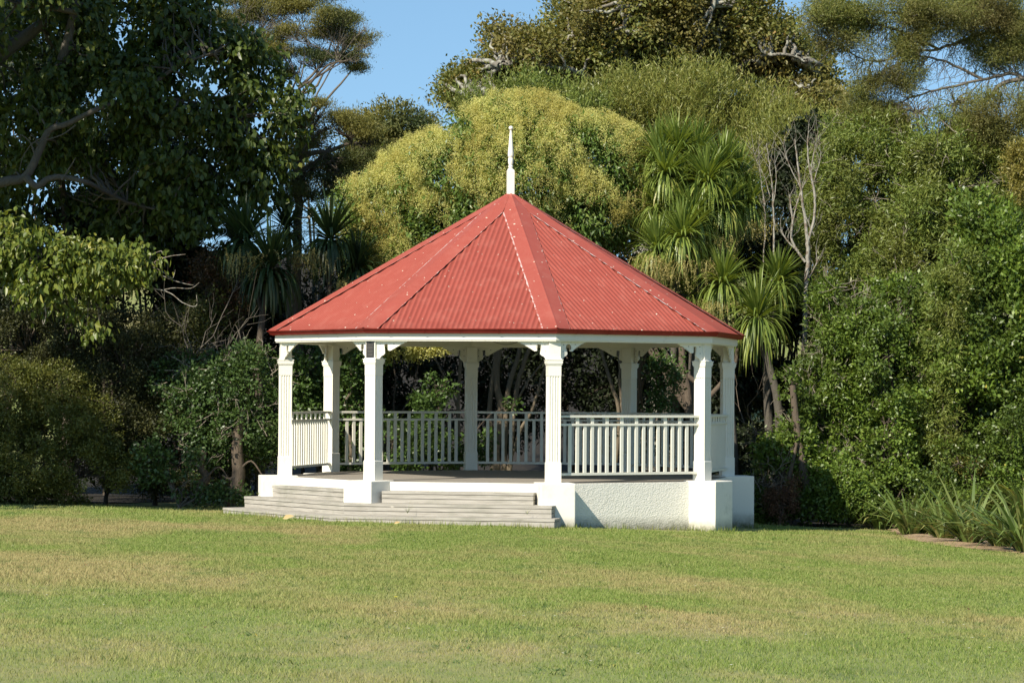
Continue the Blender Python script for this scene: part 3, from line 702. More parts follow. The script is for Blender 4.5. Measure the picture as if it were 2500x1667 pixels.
def limbs(base, C, Rr, clumps, r0, nb=2, wobv=0.06, fork=0.35, twig=0.012, frac=1.0, up=0.15):
    """trunk from base, a limb into every lobe, branches out to the clumps"""
    paths = []; top = C.mean(0); fk = base*(1-fork)+top*fork; fk[:2] = base[:2]*0.6+fk[:2]*0.4
    tr = wob(base, fk, 8, 0.04); paths.append((tr, rad(r0*1.25, r0*0.8, 8)))
    hubs = []
    for c, r in zip(C, Rr):
        e = c+np.array([0, 0, -r[2]*0.2]); p = wob(fk, e, 9, wobv, (0, 0, up)); rr = r0*0.62*(np.prod(r)/np.max(np.prod(Rr, 1)))**0.15
        paths.append((p, rad(rr, rr*0.35, 9))); hubs.append(p)
    H = np.concatenate([h[3:] for h in hubs])
    k = clumps[rng.random(len(clumps)) < frac]
    for c in k:
        j = np.argmin(np.linalg.norm(H-c, axis=1)+rng.random(len(H))*0.3); L = np.linalg.norm(H[j]-c)
        paths.append((wob(H[j], c, 6, 0.10, (0, 0, up*0.5)), rad(min(0.012+0.012*L, r0*0.3), twig*0.5, 6)))
    return paths
def base_at(px, Y): p = at(px, 900, Y); return np.array([p[0], Y, float(ground(p[0], Y))-0.05])
UPV = np.array([0, 0, 1.0])
def up_xy(px, Y): return at(px, 900, Y)[0]

# ---- backdrop: thicket behind the bandstand with shade in its leaf colour, individual shrubs in a row
def thicket(px, py, rx, ry, Y, label, mat='under', n=150, leaf=(0.07, 0.032), name='understorey_shrub', cat='shrub', group=None, rm=0.9, tw=22, per=3, bark='dark', lobes=7, hexa=False, **kw):
    t = thing(name, label, cat, tuple(base_at(px, Y)), group)
    spec = []
    for i in range(lobes):
        a = rng.random()*6.28; q = 0.62*math.sqrt(rng.random()); s = rng.uniform(0.42, 0.62)
        spec.append((px+rx*q*math.cos(a), py+ry*q*math.sin(a), rx*s, ry*s, rng.uniform(-0.5, 0.5)*rm, rm*s*1.3))
    C, Rr = ells(spec, Y); f, nn, P = clumped(C, Rr, n, tw, 0.26)
    parts = [leaves_at(f, nn, per, 0.05, leaf[0], leaf[1], hexa=hexa, **kw)]
    inv = Vector(t.location)
    cr = crown('foliage', t, parts, LM[mat]); cr.location = -inv
    b = base_at(px, Y); st = obj('stem', tube_mesh('stem', limbs(b, C, Rr, P, 0.05, fork=0.2, frac=0.35), 5), BK[bark], t); st.location = -inv
    return t
def place(o, t): o.location = -Vector(t.location)

bk = [(-30, 900, 170, 330, 9), (170, 880, 170, 330, 10), (380, 900, 170, 320, 9.4), (580, 920, 150, 290, 10.2), (740, 900, 140, 280, 11), (900, 900, 150, 250, 12.5), (1060, 880, 150, 250, 13), (1230, 880, 150, 240, 13.4), (1400, 880, 150, 260, 13), (1560, 870, 150, 280, 12.4), (1700, 820, 120, 300, 12)]
bl = ['dark shrub in deep shade at the far left edge behind the yellow-green bush', 'dark shrub in deep shade below the large heart-leaved tree', 'dark shrub in deep shade left of the leaning dead branches', 'dark shrub behind the shaded cabbage tree trunks at left', 'dark shrub filling the gap behind the left corner of the roof', 'dark shrub seen between the first and second columns of the bandstand',
      'dark shrub seen just left of the rear middle column of the bandstand', 'dark shrub seen behind the pale multi-stemmed trunks of the flowering tree', 'dark shrub seen through the bandstand left of the rear right column', 'dark shrub seen through the bandstand right of the rear right column', 'dark shrub behind the dense clump of cabbage trees at right']
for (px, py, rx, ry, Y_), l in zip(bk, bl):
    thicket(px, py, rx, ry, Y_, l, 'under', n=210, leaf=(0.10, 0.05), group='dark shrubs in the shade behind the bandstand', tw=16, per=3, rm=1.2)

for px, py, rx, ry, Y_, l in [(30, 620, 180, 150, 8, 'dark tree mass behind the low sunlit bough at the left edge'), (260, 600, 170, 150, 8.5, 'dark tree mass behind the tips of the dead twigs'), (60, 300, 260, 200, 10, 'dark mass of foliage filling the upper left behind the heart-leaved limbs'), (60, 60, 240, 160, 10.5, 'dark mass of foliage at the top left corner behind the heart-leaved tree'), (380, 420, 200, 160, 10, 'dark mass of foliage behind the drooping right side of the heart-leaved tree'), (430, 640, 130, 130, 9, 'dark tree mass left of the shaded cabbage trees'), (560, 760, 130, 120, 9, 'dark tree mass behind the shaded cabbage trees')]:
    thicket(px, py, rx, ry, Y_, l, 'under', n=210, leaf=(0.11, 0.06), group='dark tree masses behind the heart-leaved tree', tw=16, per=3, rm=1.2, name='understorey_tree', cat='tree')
# ---- A: large heart-leaved tree on the left
t = thing('broadleaf_tree', 'large dark tree with drooping heart-shaped leaves and a low sunlit bough, filling the upper left', 'tree', tuple(base_at(-330, 5.5)))
spec = [(60, 60, 240, 190, 0, 1.6), (300, 80, 200, 150, .5, 1.4), (480, 190, 190, 150, .3, 1.2), (620, 290, 120, 120, .2, 0.8), (250, 260, 230, 150, 0, 1.5), (430, 380, 200, 130, .2, 1.1), (590, 410, 130, 110, .4, 0.8),
        (60, 300, 220, 160, 0, 1.5), (470, 500, 110, 80, .1, .6), (80, 470, 120, 90, 1.2, .8), (330, 520, 130, 90, 0.8, .7), (440, 40, 110, 110, .6, 1.0), (560, 130, 70, 80, .3, .6), (680, 240, 55, 60, 0.1, .4)]
C, Rr = ells(spec, 6.0)
offC = []  # unseen crown lobes added above the view to throw shade on the left
for yz, Ls in ((7.7, (-5.6, -7.3, -9.2)), (9.6, (-7.3, -9.2)), (11.4, (-7.7, -9.6)), (13.4, (-8.2, -10.0))):
    for L_ in Ls:
        y_ = -0.8+(yz-7.7)*0.6; offC.append(((L_+.588*y_)/.809, y_, yz-y_))
offC = np.array(offC); offR = np.array([(1.15, 1.0, 1.15)]*len(offC))
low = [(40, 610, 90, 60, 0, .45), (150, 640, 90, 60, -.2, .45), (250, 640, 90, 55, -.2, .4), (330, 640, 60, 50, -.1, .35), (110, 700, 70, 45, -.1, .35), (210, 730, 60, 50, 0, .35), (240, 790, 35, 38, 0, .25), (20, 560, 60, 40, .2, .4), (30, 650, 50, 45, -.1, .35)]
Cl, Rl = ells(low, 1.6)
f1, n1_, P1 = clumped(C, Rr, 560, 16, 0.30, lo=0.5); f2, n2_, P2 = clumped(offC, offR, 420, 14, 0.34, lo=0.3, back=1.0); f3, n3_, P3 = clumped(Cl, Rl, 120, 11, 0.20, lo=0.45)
kw = dict(droop=0.95, out=0.45, rnd_=0.8, fold=0.10, curl=0.12, hexa=True, nup=0.25)
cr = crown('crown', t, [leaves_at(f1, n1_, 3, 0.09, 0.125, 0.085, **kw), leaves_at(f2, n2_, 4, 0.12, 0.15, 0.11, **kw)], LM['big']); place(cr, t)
LM['bough'] = leaf_mat('sun_toned_heart_leaf', [(0, (0.055, 0.085, 0.014)), (0.5, (0.095, 0.125, 0.020)), (0.85, (0.15, 0.165, 0.028)), (1, (0.24, 0.22, 0.05))], 0.4, 0.3, None, gain=1.35)  # lighter, yellower copy of the heart leaf with sunlight put into the colour
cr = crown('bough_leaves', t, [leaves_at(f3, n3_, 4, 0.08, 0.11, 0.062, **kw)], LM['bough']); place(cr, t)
fk = at(-260, 330, 6.0); b = base_at(-330, 5.5)
paths = [(poly([b, b*0.5+fk*0.5+np.array([0.1, 0, 0]), fk], 4), rad(0.34, 0.27, 9))]
def pl_(pts, Y, r0, r1, n=4, w=0.03):
    q = poly([at(x, y, Y+(dz if len(p) > 2 else 0)) for p in pts for x, y, dz in [(p+(0,))[:3]]], n, w); return (q, rad(r0, r1, len(q)))
main = pl_([(-260, 470), (-60, 452), (20, 442), (62, 432), (95, 370), (120, 320), (170, 300), (250, 262), (340, 240, 1.0), (470, 250, 1.3), (600, 290, 1.5)], 4.4, 0.10, 0.015)
paths += [main, pl_([(62, 432), (90, 455), (120, 436), (160, 434), (212, 446), (260, 470, 1), (330, 500, 1.5), (430, 520, 1.5)], 4.3, 0.065, 0.02), pl_([(-260, 330), (-60, 180), (100, 60), (200, -80)], 5.6, 0.20, 0.05),
          pl_([(40, 10), (110, 16), (190, 32)], 5.0, 0.06, 0.05), pl_([(150, 150), (175, 60), (192, -40)], 5.2, 0.09, 0.07), pl_([(340, 240), (420, 170), (520, 130)], 5.4, 0.05, 0.02),
          pl_([(-260, 520), (-80, 560), (40, 600), (160, 625), (260, 630), (370, 640)], 1.7, 0.07, 0.012), pl_([(120, 616), (105, 655), (108, 700), (106, 735)], 1.5, 0.022, 0.008), pl_([(-60, 452), (-110, 500), (-160, 560), (-260, 600)], 4.4, 0.05, 0.08),
          pl_([(88, 395), (75, 350), (50, 330), (52, 360)], 4.2, 0.018, 0.006), pl_([(120, 330), (80, 350), (55, 385), (48, 420)], 4.1, 0.012, 0.005), pl_([(185, 305), (150, 330), (100, 345), (75, 350)], 4.1, 0.014, 0.005), pl_([(150, 440), (170, 410), (185, 385)], 4.2, 0.016, 0.006)]
H = np.concatenate([p[0] for p in paths[1:7]])
for c in P1[rng.random(len(P1)) < 0.5]:
    j = np.argmin(np.linalg.norm(H-c, axis=1)+rng.random(len(H))*0.4); paths.append((wob(H[j], c, 6, 0.1), rad(0.022, 0.006, 6)))
H3 = paths[7][0]
for c in P3: j = np.argmin(np.linalg.norm(H3-c, axis=1)+rng.random(len(H3))*0.2); paths.append((wob(H3[j], c, 5, 0.1), rad(0.012, 0.004, 5)))
for c in offC: paths.append((wob(fk, c, 7, 0.06), rad(0.16, 0.04, 7)))
o = obj('trunk', tube_mesh('trunk', paths, 8), BK['dgrey'], t); place(o, t)
tw = [pl_([(368, 650), (385, 635), (420, 625), (453, 621)], 1.5, .011, .004), pl_([(372, 655), (400, 675), (440, 690), (472, 696)], 1.5, .012, .004), pl_([(372, 652), (395, 662), (420, 680), (428, 658)], 1.45, .009, .003), pl_([(378, 705), (415, 715), (445, 738), (478, 748), (480, 720)], 1.5, .010, .005), pl_([(400, 708), (425, 703), (465, 704), (486, 690)], 1.5, .008, .003),
      pl_([(365, 645), (368, 625), (392, 613), (396, 618)], 1.5, .009, .004), pl_([(360, 640), (352, 668), (372, 690)], 1.5, .008, .003), pl_([(28, 735), (60, 731), (105, 731)], 1.35, .006, .010), pl_([(30, 725), (50, 732)], 1.35, .004, .006), pl_([(108, 735), (112, 770), (106, 792), (104, 780)], 1.35, .010, .004)]
for q in tw: o = obj('dead_twig', tube_mesh('dead_twig', [q], 5), BK['pale'], t); place(o, t)

def off_tree():  # out-of-view tree, added and shaped only to cast shade
    t = thing('added_shade_tree', 'unseen tree added beyond the left edge of the lawn to shade the left-hand bushes', 'tree', tuple(base_at(-1150, -6.0)))
    t.location = (-11.6, -6.2, float(ground(-11.6, -6.2)))
    C = np.array([((L_+.588*-6.2)/.809, -6.2+dy, 7.6+dz) for L_, dy, dz in ((-5.0, 0, -.3), (-6.3, .3, .2), (-7.4, -.2, -.2))]); Rr = np.array([(1.0, .85, .8)]*3)
    f, nn, P = clumped(C, Rr, 230, 16, .26, lo=.3, back=1.0); o = crown('crown', t, [leaves_at(f, nn, 3, .08, .12, .08)], LM['big']); place(o, t)
    o = obj('trunk', tube_mesh('trunk', limbs(np.array(t.location), C, Rr, P, .16, fork=.75, frac=.4), 7), BK['grey'], t); place(o, t)
off_tree()
# second dark trunk standing inside the shade
t = thing('bare_trunk', 'slim dark upright trunk in the shade under the large heart-leaved tree', 'tree', tuple(base_at(165, 7.2)))
o = obj('trunk', tube_mesh('trunk', [pl_([(168, 1210), (166, 900), (172, 700), (160, 540), (150, 430), (175, 250)], 7.2, 0.12, 0.05)], 8), BK['dark'], t); place(o, t)

# ---- B: yellow-green bush at lower left
def shrub(name, label, spec, Y, mat, n, tw, per, leaf, cr_=0.22, group=None, bark='dark', base=None, cat='shrub', stemr=0.04, frac=0.4, lo=0.62, bare=0, hol=-0.6, spread=0.04, part='foliage', **kw):
    bx = base if base is not None else spec[0][0]
    t = thing(name, label, cat, tuple(base_at(bx, Y)), group); C, Rr = ells(spec, Y); f, nn, P = clumped(C, Rr, n, tw, cr_, lo=lo, hol=hol)
    g = ground(f[:, 0], f[:, 1]); ok = f[:, 2] > g+0.02; f = f[ok]; nn = nn[ok]
    o = crown(part, t, [leaves_at(f, nn, per, spread, leaf[0], leaf[1], **kw)], LM[mat]); place(o, t)
    b = base_at(bx, Y); paths = limbs(b, C, Rr, P, stemr, fork=0.12, frac=frac)
    o = obj('stem', tube_mesh('stem', paths, 5), BK[bark], t); place(o, t)
    if bare:
        Q, NQ = sample(C, Rr, bare, lo=.86, hol=-9); pp = []
        for q, nq in zip(Q, NQ):
            d = nrm(nq*.35+rand_dir(1)[0]*.8+np.array([0, -.25, .25])); L = rng.uniform(.15, .5); a = wob(q-d*L*.5, q+d*L*.6, 6, .12); pp.append((a, rad(.008, .003, 6)))
            for _ in range(2): j = rng.integers(2, 5); pp.append((wob(a[j], a[j]+nrm(d+rand_dir(1)[0]*.8)*L*.5, 4, .1), rad(.005, .002, 4)))
        o = obj('bare_twigs', tube_mesh('bare_twigs', pp, 4), BK['twig'], t); place(o, t); o['kind'] = 'stuff'
    return t, C, Rr, P
shrub('small_leaved_bush', 'dense rounded bush with tiny yellow-green leaves at the lower left edge', [(60, 1120, 150, 110, -.2, .9), (190, 1150, 150, 85, 0, .8), (20, 1000, 110, 130, .2, .8), (130, 950, 90, 70, .4, .7), (160, 1050, 130, 100, .2, .8), (-90, 1080, 140, 140, 0, .9)],
      1.9, 'bush', 420, 60, 4, (0.036, 0.024), 0.17, spread=0.03)
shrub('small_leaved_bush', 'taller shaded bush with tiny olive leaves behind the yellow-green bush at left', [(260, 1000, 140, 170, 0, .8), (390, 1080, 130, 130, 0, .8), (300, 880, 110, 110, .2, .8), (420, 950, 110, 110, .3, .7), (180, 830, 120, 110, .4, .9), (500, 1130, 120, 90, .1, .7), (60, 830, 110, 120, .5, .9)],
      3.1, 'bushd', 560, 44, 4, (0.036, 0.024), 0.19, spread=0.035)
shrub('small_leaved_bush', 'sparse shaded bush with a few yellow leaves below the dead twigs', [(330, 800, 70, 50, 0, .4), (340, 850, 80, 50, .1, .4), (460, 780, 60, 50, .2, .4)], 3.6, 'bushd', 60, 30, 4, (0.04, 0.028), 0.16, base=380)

# ---- C: glossy shrub beside the steps, with stumps and bare twigs
t, C, Rr, P = shrub('glossy_shrub', 'dark glossy-leaved shrub with twisted grey stems just left of the bandstand', [(520, 960, 110, 90, 0, .6), (620, 930, 80, 100, 0, .6), (560, 1040, 110, 80, -.1, .6), (650, 1040, 60, 100, 0, .5), (470, 1030, 70, 60, 0, .5), (440, 930, 70, 60, .3, .5), (500, 1100, 70, 50, 0, .4)],
      2.6, 'ivy', 250, 28, 3, (0.055, 0.038), 0.18, base=560, frac=.5, bare=110)
shrub('low_glossy_shrub', 'low shrub with pale shiny rounded leaves at the lawn edge left of the steps', [(400, 1150, 55, 45, 0, .35), (440, 1180, 50, 40, -.1, .3), (370, 1120, 40, 30, 0, .3), (350, 1085, 30, 25, .1, .2), (470, 1120, 30, 30, 0, .25), (500, 1200, 60, 25, -.1, .2), (570, 1205, 40, 18, -.1, .2)], 1.7, 'ivy', 90, 12, 3, (0.055, 0.045), 0.13, base=440, frac=.8, bark='grey', lo=.3)
for i, (px, lab, pts, r) in enumerate([(490, 'short pale rotting stump at the lawn edge left of the steps', [(492, 1232), (488, 1190), (505, 1165), (490, 1140), (500, 1100)], .085), (582, 'thick dark ivy-grown trunk just left of the bandstand steps', [(585, 1232), (578, 1190), (583, 1150), (578, 1090), (590, 1000)], .13)]):
    t = thing('tree_stump', lab, 'stump', tuple(base_at(px, 2.1)))
    pp = [pl_(pts, 2.1, r, r*.6), pl_([(pts[2][0], pts[2][1]), (pts[2][0]-20, pts[2][1]+20), (pts[2][0]-40, pts[2][1]+10)], 2.05, r*.35, r*.15), pl_([(pts[2][0], pts[2][1]), (pts[2][0]+30, pts[2][1]-25), (pts[2][0]+60, pts[2][1]+15)], 2.05, .02, .01)]
    o = obj('trunk', tube_mesh('trunk', pp, 9), BK['brown'], t); place(o, t)
def twiggy(name, label, starts, Y, r, bark, n=14, spread=(90, 110), cat='branches', group=None, depth=0.6, upb=1.0):
    """bare branching stems, screen-space extents given in photo pixels, built in depth"""
    px0, py0 = starts[0]; t = thing(name, label, cat, tuple(base_at(px0, Y)), group); pp = []
    for (px, py) in starts:
        p0 = at(px, py, Y)
        for _ in range(n):
            e = at(px+rng.normal()*spread[0], py-abs(rng.normal())*spread[1]*upb+rng.normal()*20*(1-upb), Y)+np.array([0, rng.normal()*depth, 0]); p = wob(p0, e, 8, 0.12); pp.append((p, rad(r, r*.25, 8)))
            for _ in range(3):
                j = rng.integers(2, 7); q = p[j]+(e-p0)*0.35+rand_dir(1)[0]*np.linalg.norm(e-p0)*0.28; pp.append((wob(p[j], q, 5, 0.12), rad(r*.4, r*.15, 5)))
    o = obj('stem', tube_mesh('stem', pp, 5), BK[bark], t); place(o, t); return t
twiggy('dead_shrub', 'tangle of bare grey twigs in the shade left of the roof corner', [(470, 880), (540, 900)], 3.3, .010, 'grey', 12, (70, 90), 'dead shrub')
twiggy('dead_shrub', 'small bare twiggy shrub just right of the right-hand pier', [(1875, 1190), (1850, 1060)], 2.6, .009, 'brown', 8, (35, 80), 'dead shrub')
t = thing('dead_branch', 'pale crooked dead branch hanging in the shade below the heart-leaved tree', 'branch', tuple(at(400, 900, 3.0)))
o = obj('limb', tube_mesh('limb', [pl_([(365, 912), (400, 895), (420, 888), (462, 882), (478, 895)], 3., .008, .006), pl_([(420, 889), (445, 870), (462, 876), (480, 878)], 3., .007, .004), pl_([(380, 880), (355, 884)], 3., .005, .003)], 5), BK['pale'], t); place(o, t)

# ---- cabbage trees
def strap(P0, D, L, W, seg=5, droop=1.0, tw=0.0):
    """arching strap leaves: returns (N*seg,4,3)"""
    n = len(P0); pts = [P0]; d = D.copy(); S = nrm(np.cross(D, UPV+rng.normal(size=(n, 3))*0.15)); p = P0.copy(); ds = L[:, None]/seg
    for k in range(seg):
        d = nrm(d+np.array([0, 0, -1.0])*droop[:, None]*(0.05+0.11*k)); p = p+d*ds; pts.append(p)
    prof = np.array([0.55, 1.0, 0.95, 0.78, 0.5, 0.04]) if seg == 5 else np.linspace(1, 0.04, seg+1)
    q = []
    for k in range(seg):
        a = S*(W*prof[k])[:, None]*0.5; b_ = S*(W*prof[k+1])[:, None]*0.5
        q.append(np.stack([pts[k]-a, pts[k]+a, pts[k+1]+b_, pts[k+1]-b_], 1))
    return np.concatenate(q)
def head(name, c, mat, parent, n=110, L=0.62, W=0.036, lowf=0.35, tilt=(0, 0, 1)):
    tilt = nrm(np.array(tilt, float)); el = np.concatenate([rng.uniform(-0.1, 1.0, int(n*(1-lowf))), rng.uniform(-0.9, 0.05, int(n*lowf))]); m_ = len(el)
    az = rng.random(m_)*6.283; ce = np.sqrt(1-np.clip(el, -1, 1)**2); D = np.stack([ce*np.cos(az), ce*np.sin(az), el], 1); D = nrm(D+tilt*0.25)
    ll = L*rng.uniform(0.72, 1.1, m_); dr = np.where(el < 0.05, 2.6, 0.9)*rng.uniform(0.5, 1.4, m_); dr = np.where(el > 0.4, dr*0.3, dr)
    P0 = np.asarray(c)+D*0.05+UPV*(el[:, None]*0.08-0.02)
    q = strap(P0, D, ll, W*rng.uniform(0.7, 1.2, m_), 5, dr); r = rng.random(m_)*0.75+np.where(el < -0.1, 0.22, 0)
    return obj(name, quads_mesh(name, q, rnd=np.clip(np.tile(r, 5), 0, 1)), LM[mat], parent)
def panicle(c, parent, w=0.22, h=0.42, n=60, dirx=0.0):
    """hanging flower spray: arching strands crowded with tiny buds"""
    qs = []
    c = np.asarray(c)
    st = c+rng.normal(size=(n, 3))*np.array([w*.55, w*.5, 0.04])+np.array([dirx, -0.06, 0]); L = rng.uniform(0.45, 1.0, n)*h
    d = nrm(np.stack([rng.normal(size=n)*0.5, rng.normal(size=n)*0.5-.2, np.full(n, -0.6)], 1))
    qs.append(strap(st, d, L, np.full(n, 0.009), 4, np.full(n, 2.5)))
    m_ = n*26; i = rng.integers(0, n, m_); s = rng.random(m_); pp = st[i]+d[i]*(L[i]*s)[:, None]*0.7+np.array([0, 0, -1])*(L[i]*s**2)[:, None]*0.45+rng.normal(size=(m_, 3))*0.012
    qs.append(leaf_quads(pp, rand_dir(m_), rand_dir(m_), rng.uniform(0.016, 0.034, m_), rng.uniform(0.010, 0.016, m_)))
    return obj('flower_spray', quads_mesh('flower_spray', np.concatenate(qs)), LM['panicle'], parent)
def cabbage(label, heads, trunk, Y, mat='cord', pans=(), L=.66, W=.036, n=330, r0=.09, bark='dgrey', group='cabbage trees'):
    px, py = trunk[0]; t = thing('cabbage_tree', label, 'tree', tuple(base_at(px, Y)), group); off = Vector(t.location); fkp = trunk[-1]
    pp = [pl_([(px, 1200)]+trunk, Y, r0, r0*.65, 5, .02)]
    for h_ in heads:
        hx, hy, dy = h_[:3]; s = h_[3] if len(h_) > 3 else 1.0
        c = at(hx, hy, Y+dy); k = head('leaf_head', c, mat, t, int(n*(0.7+.3*s)), L*s, W, .45, (0, -0.15, 1)); place(k, t)
        p = wob(at(fkp[0], fkp[1], Y), c, 7, .04, (0, 0, -0.12)); pp.append((p, rad(r0*.5, r0*.36, 7)))
    for q in pans:
        px_, py_, dy, w_, h2 = q; k = mpx(Y+dy); o = panicle(at(px_, py_, Y+dy), t, w_/k, h2/k, 46); place(o, t)
    o = obj('trunk', tube_mesh('trunk', pp, 8), BK[bark], t); place(o, t); return t
cabbage('tall many-headed cabbage tree with hanging flower sprays above the right roof slope', [(1624, 428, 0), (1726, 445, -.2), (1655, 372, .5), (1765, 410, .3), (1765, 507, -.1, .9), (1612, 515, 0, .9), (1690, 536, -.4), (1828, 500, .4, .85), (1700, 385, .7), (1610, 385, .4), (1735, 560, .2), (1650, 470, .2), (1800, 440, .6)], [(1700, 1100), (1690, 900), (1700, 700), (1690, 600)], 5.2,
        pans=[(1690, 570, -.5, 55, 90), (1590, 470, .1, 40, 50), (1745, 580, -.2, 55, 80), (1830, 545, .2, 50, 60)])
cabbage('cabbage tree with heavy tan flower sprays just above the right roof edge', [(1606, 615, -.2), (1666, 582, -.3), (1682, 722, 0, .6)], [(1620, 1100), (1640, 900), (1650, 760), (1650, 700)], 4.6, pans=[(1590, 625, -.5, 55, 110), (1665, 640, -.5, 65, 95), (1725, 640, -.2, 50, 80), (1620, 640, -.5, 40, 90)])
cabbage('single-headed cabbage tree with a tan flower spray beside the right end of the roof', [(1765, 694, 0, 1.05)], [(1790, 1100), (1775, 900), (1768, 760)], 4.2, pans=[(1740, 740, -.3, 55, 80)])
cabbage('cabbage tree with a long skirt of hanging leaves right of the roof corner', [(1850, 777, 0, 1.1)], [(1905, 1090), (1895, 960), (1865, 860)], 3.9, n=340, L=.74, W=.034)
cabbage('small cabbage tree head leaning right in front of the dead white tree', [(1898, 690, 0, .9)], [(1880, 1100), (1872, 900), (1885, 780)], 4.9)
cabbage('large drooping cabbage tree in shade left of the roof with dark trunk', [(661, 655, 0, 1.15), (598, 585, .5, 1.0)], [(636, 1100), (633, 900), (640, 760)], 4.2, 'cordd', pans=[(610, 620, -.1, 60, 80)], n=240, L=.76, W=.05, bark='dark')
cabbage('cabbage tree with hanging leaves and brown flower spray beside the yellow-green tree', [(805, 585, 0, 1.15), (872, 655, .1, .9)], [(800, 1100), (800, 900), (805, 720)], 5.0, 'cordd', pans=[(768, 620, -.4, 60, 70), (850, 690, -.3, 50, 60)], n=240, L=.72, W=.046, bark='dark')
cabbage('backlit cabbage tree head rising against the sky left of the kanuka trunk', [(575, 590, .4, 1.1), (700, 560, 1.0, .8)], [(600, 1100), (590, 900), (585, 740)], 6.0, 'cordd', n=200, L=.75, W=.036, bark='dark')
t = thing('strap_leaved_plant', 'small upright green strap-leaved plant in the dark gap left of the bandstand', 'plant', tuple(base_at(590, 2.9)))
o = head('leaves', at(590, 925, 2.9), 'cord', t, 40, .42, .035, .1); place(o, t)

# ---- E: tall kanuka left of centre and its companions
def pads(spec, Y, n, L=0.05, W=0.011, flat=0.35):
    """flat-topped pads of fine foliage; spec rows: px, py, rx, ry, dy"""
    out = []; cen = []
    for px, py, rx, ry, dy in spec:
        y = Y+dy; k = mpx(y); c = at(px, py, y); cen.append((c, rx/k, ry/k)); m_ = int(n*rx*ry/260); m_ = max(m_, 240)
        sub = max(4, int(m_/70)); sc = c+rand_dir(sub)*np.array([rx/k, rx/k*.8, ry/k])*(rng.random((sub, 1))**.5)
        i = rng.integers(0, sub, m_*8); p = sc[i]+rng.normal(size=(m_*8, 3))*np.array([.19, .19, .085])*max(.6, min(1.5, rx/k))
        d = nrm(rng.normal(size=(m_*8, 3))*.7+np.array([0, 0, .75])); q = leaf_quads(p, d, rand_dir(m_*8), L*rng.uniform(.6, 1.4, m_*8), W*rng.uniform(.7, 1.3, m_*8)); out.append((q, np.clip(rng.random(m_*8)*.7+rng.random(sub)[i]*.3, 0, 1)))
    return out, cen
def fans(forks, cen, r=0.03, per=9, up=0.2):
    pp = []; cen = list(cen)+[(c+np.array([rng.normal()*rx*.5, rng.normal()*.3, -ry*.3]), rx*.8, ry) for c, rx, ry in cen]
    for c, rx, ry in cen:
        j = np.argmin([np.linalg.norm(f-c) for f in forks]); f = forks[j]; p = wob(f, c-UPV*ry, 7, .06, (0, 0, up*.4)); pp.append((p, rad(r, r*.35, 7)))
        for _ in range(per):
            e = c+rand_dir(1)[0]*np.array([rx, rx*.8, ry*.6]); s = p[rng.integers(3, 7)]; pp.append((wob(s, e, 6, .07, (0, 0, -0.05)), rad(r*.38, r*.12, 6)))
    return pp
def kanuka(label, spec, Y, trunk, forks, n, bark='grey', mat='kanuka', r0=.13, group=None, extra=(), L=.05, W=.011, name='kanuka_tree', per=14):
    t = thing(name, label, 'tree', tuple(base_at(trunk[0][0], Y)), group); pr, cen = pads(spec, Y, n, L, W)
    o = crown('crown', t, pr, LM[mat]); place(o, t); pp = [pl_(trunk, Y, r0, r0*.6)]
    fp = [at(x, y, Y+dy) for x, y, dy in forks]; tp = pp[0][0]
    for f in fp:
        j = np.argmin(np.linalg.norm(tp-(f-UPV*.5), axis=1)); pp.append((wob(tp[j], f, 9, .05), rad(r0*.55, r0*.28, 9)))
    pp += fans(fp, cen, r0*.24, per); pp += [pl_(e, Y, .030, .006) for e in extra]
    o = obj('trunk', tube_mesh('trunk', pp, 6), BK[bark], t); place(o, t); return t
kanuka('tall kanuka tree with flat-topped olive crown against the sky, left of centre', [(560, 50, 60, 28, 0), (640, 35, 70, 30, .3), (720, 25, 70, 30, 0), (800, 40, 60, 30, -.3), (850, 90, 40, 20, 0), (780, 85, 60, 25, .2), (690, 80, 60, 22, 0), (620, 100, 50, 20, .4), (830, 45, 45, 22, .3), (655, 135, 45, 20, 0), (600, -10, 90, 35, .5), (730, -20, 110, 30, .3), (690, 118, 30, 14, 0), (860, 60, 30, 18, 0), (700, 175, 30, 14, .3), (850, 135, 45, 18, 0), (790, 140, 50, 18, .2), (740, 130, 50, 18, 0), (885, 100, 30, 18, 0), (870, 165, 24, 10, .1)],
       8.0, [(690, 1100), (705, 800), (703, 560), (695, 500), (688, 450), (695, 390), (692, 330), (688, 290)], [(590, 150, 0), (640, 190, .1), (690, 200, .2), (725, 190, 0), (775, 180, .2), (825, 150, -.2)], 110, 'grey', r0=.055, per=20, extra=[[(690, 470), (650, 300), (610, 190), (590, 120)], [(692, 420), (705, 300), (735, 200), (745, 110)], [(690, 440), (740, 310), (790, 200), (850, 110)], [(730, 320), (800, 240), (860, 170), (880, 110)], [(690, 400), (670, 250), (660, 150)], [(735, 210), (790, 150), (820, 70)]])
kanuka('dark kanuka with layered foliage behind the left shoulder of the flowering tree', [(740, 255, 55, 24, 0), (800, 290, 60, 26, 0), (860, 300, 55, 26, 0), (720, 300, 40, 22, .2), (780, 345, 50, 18, .2), (700, 380, 50, 22, 0), (900, 330, 40, 24, 0), (760, 470, 50, 24, 0), (820, 390, 50, 24, 0), (720, 440, 40, 20, 0), (870, 385, 50, 26, 0), (940, 370, 40, 26, 0), (800, 430, 60, 24, .2), (865, 440, 40, 22, 0), (700, 480, 30, 16, 0)],
       7.6, [(740, 1100), (725, 700), (728, 500), (722, 430), (735, 380)], [(760, 340, 0), (800, 370, 0), (730, 330, .2), (860, 350, 0)], 100, 'dark', 'kanuka', .10, extra=[[(715, 520), (745, 490), (770, 470), (795, 440)], [(730, 215), (770, 190), (840, 150)], [(735, 230), (800, 160), (850, 150)]])
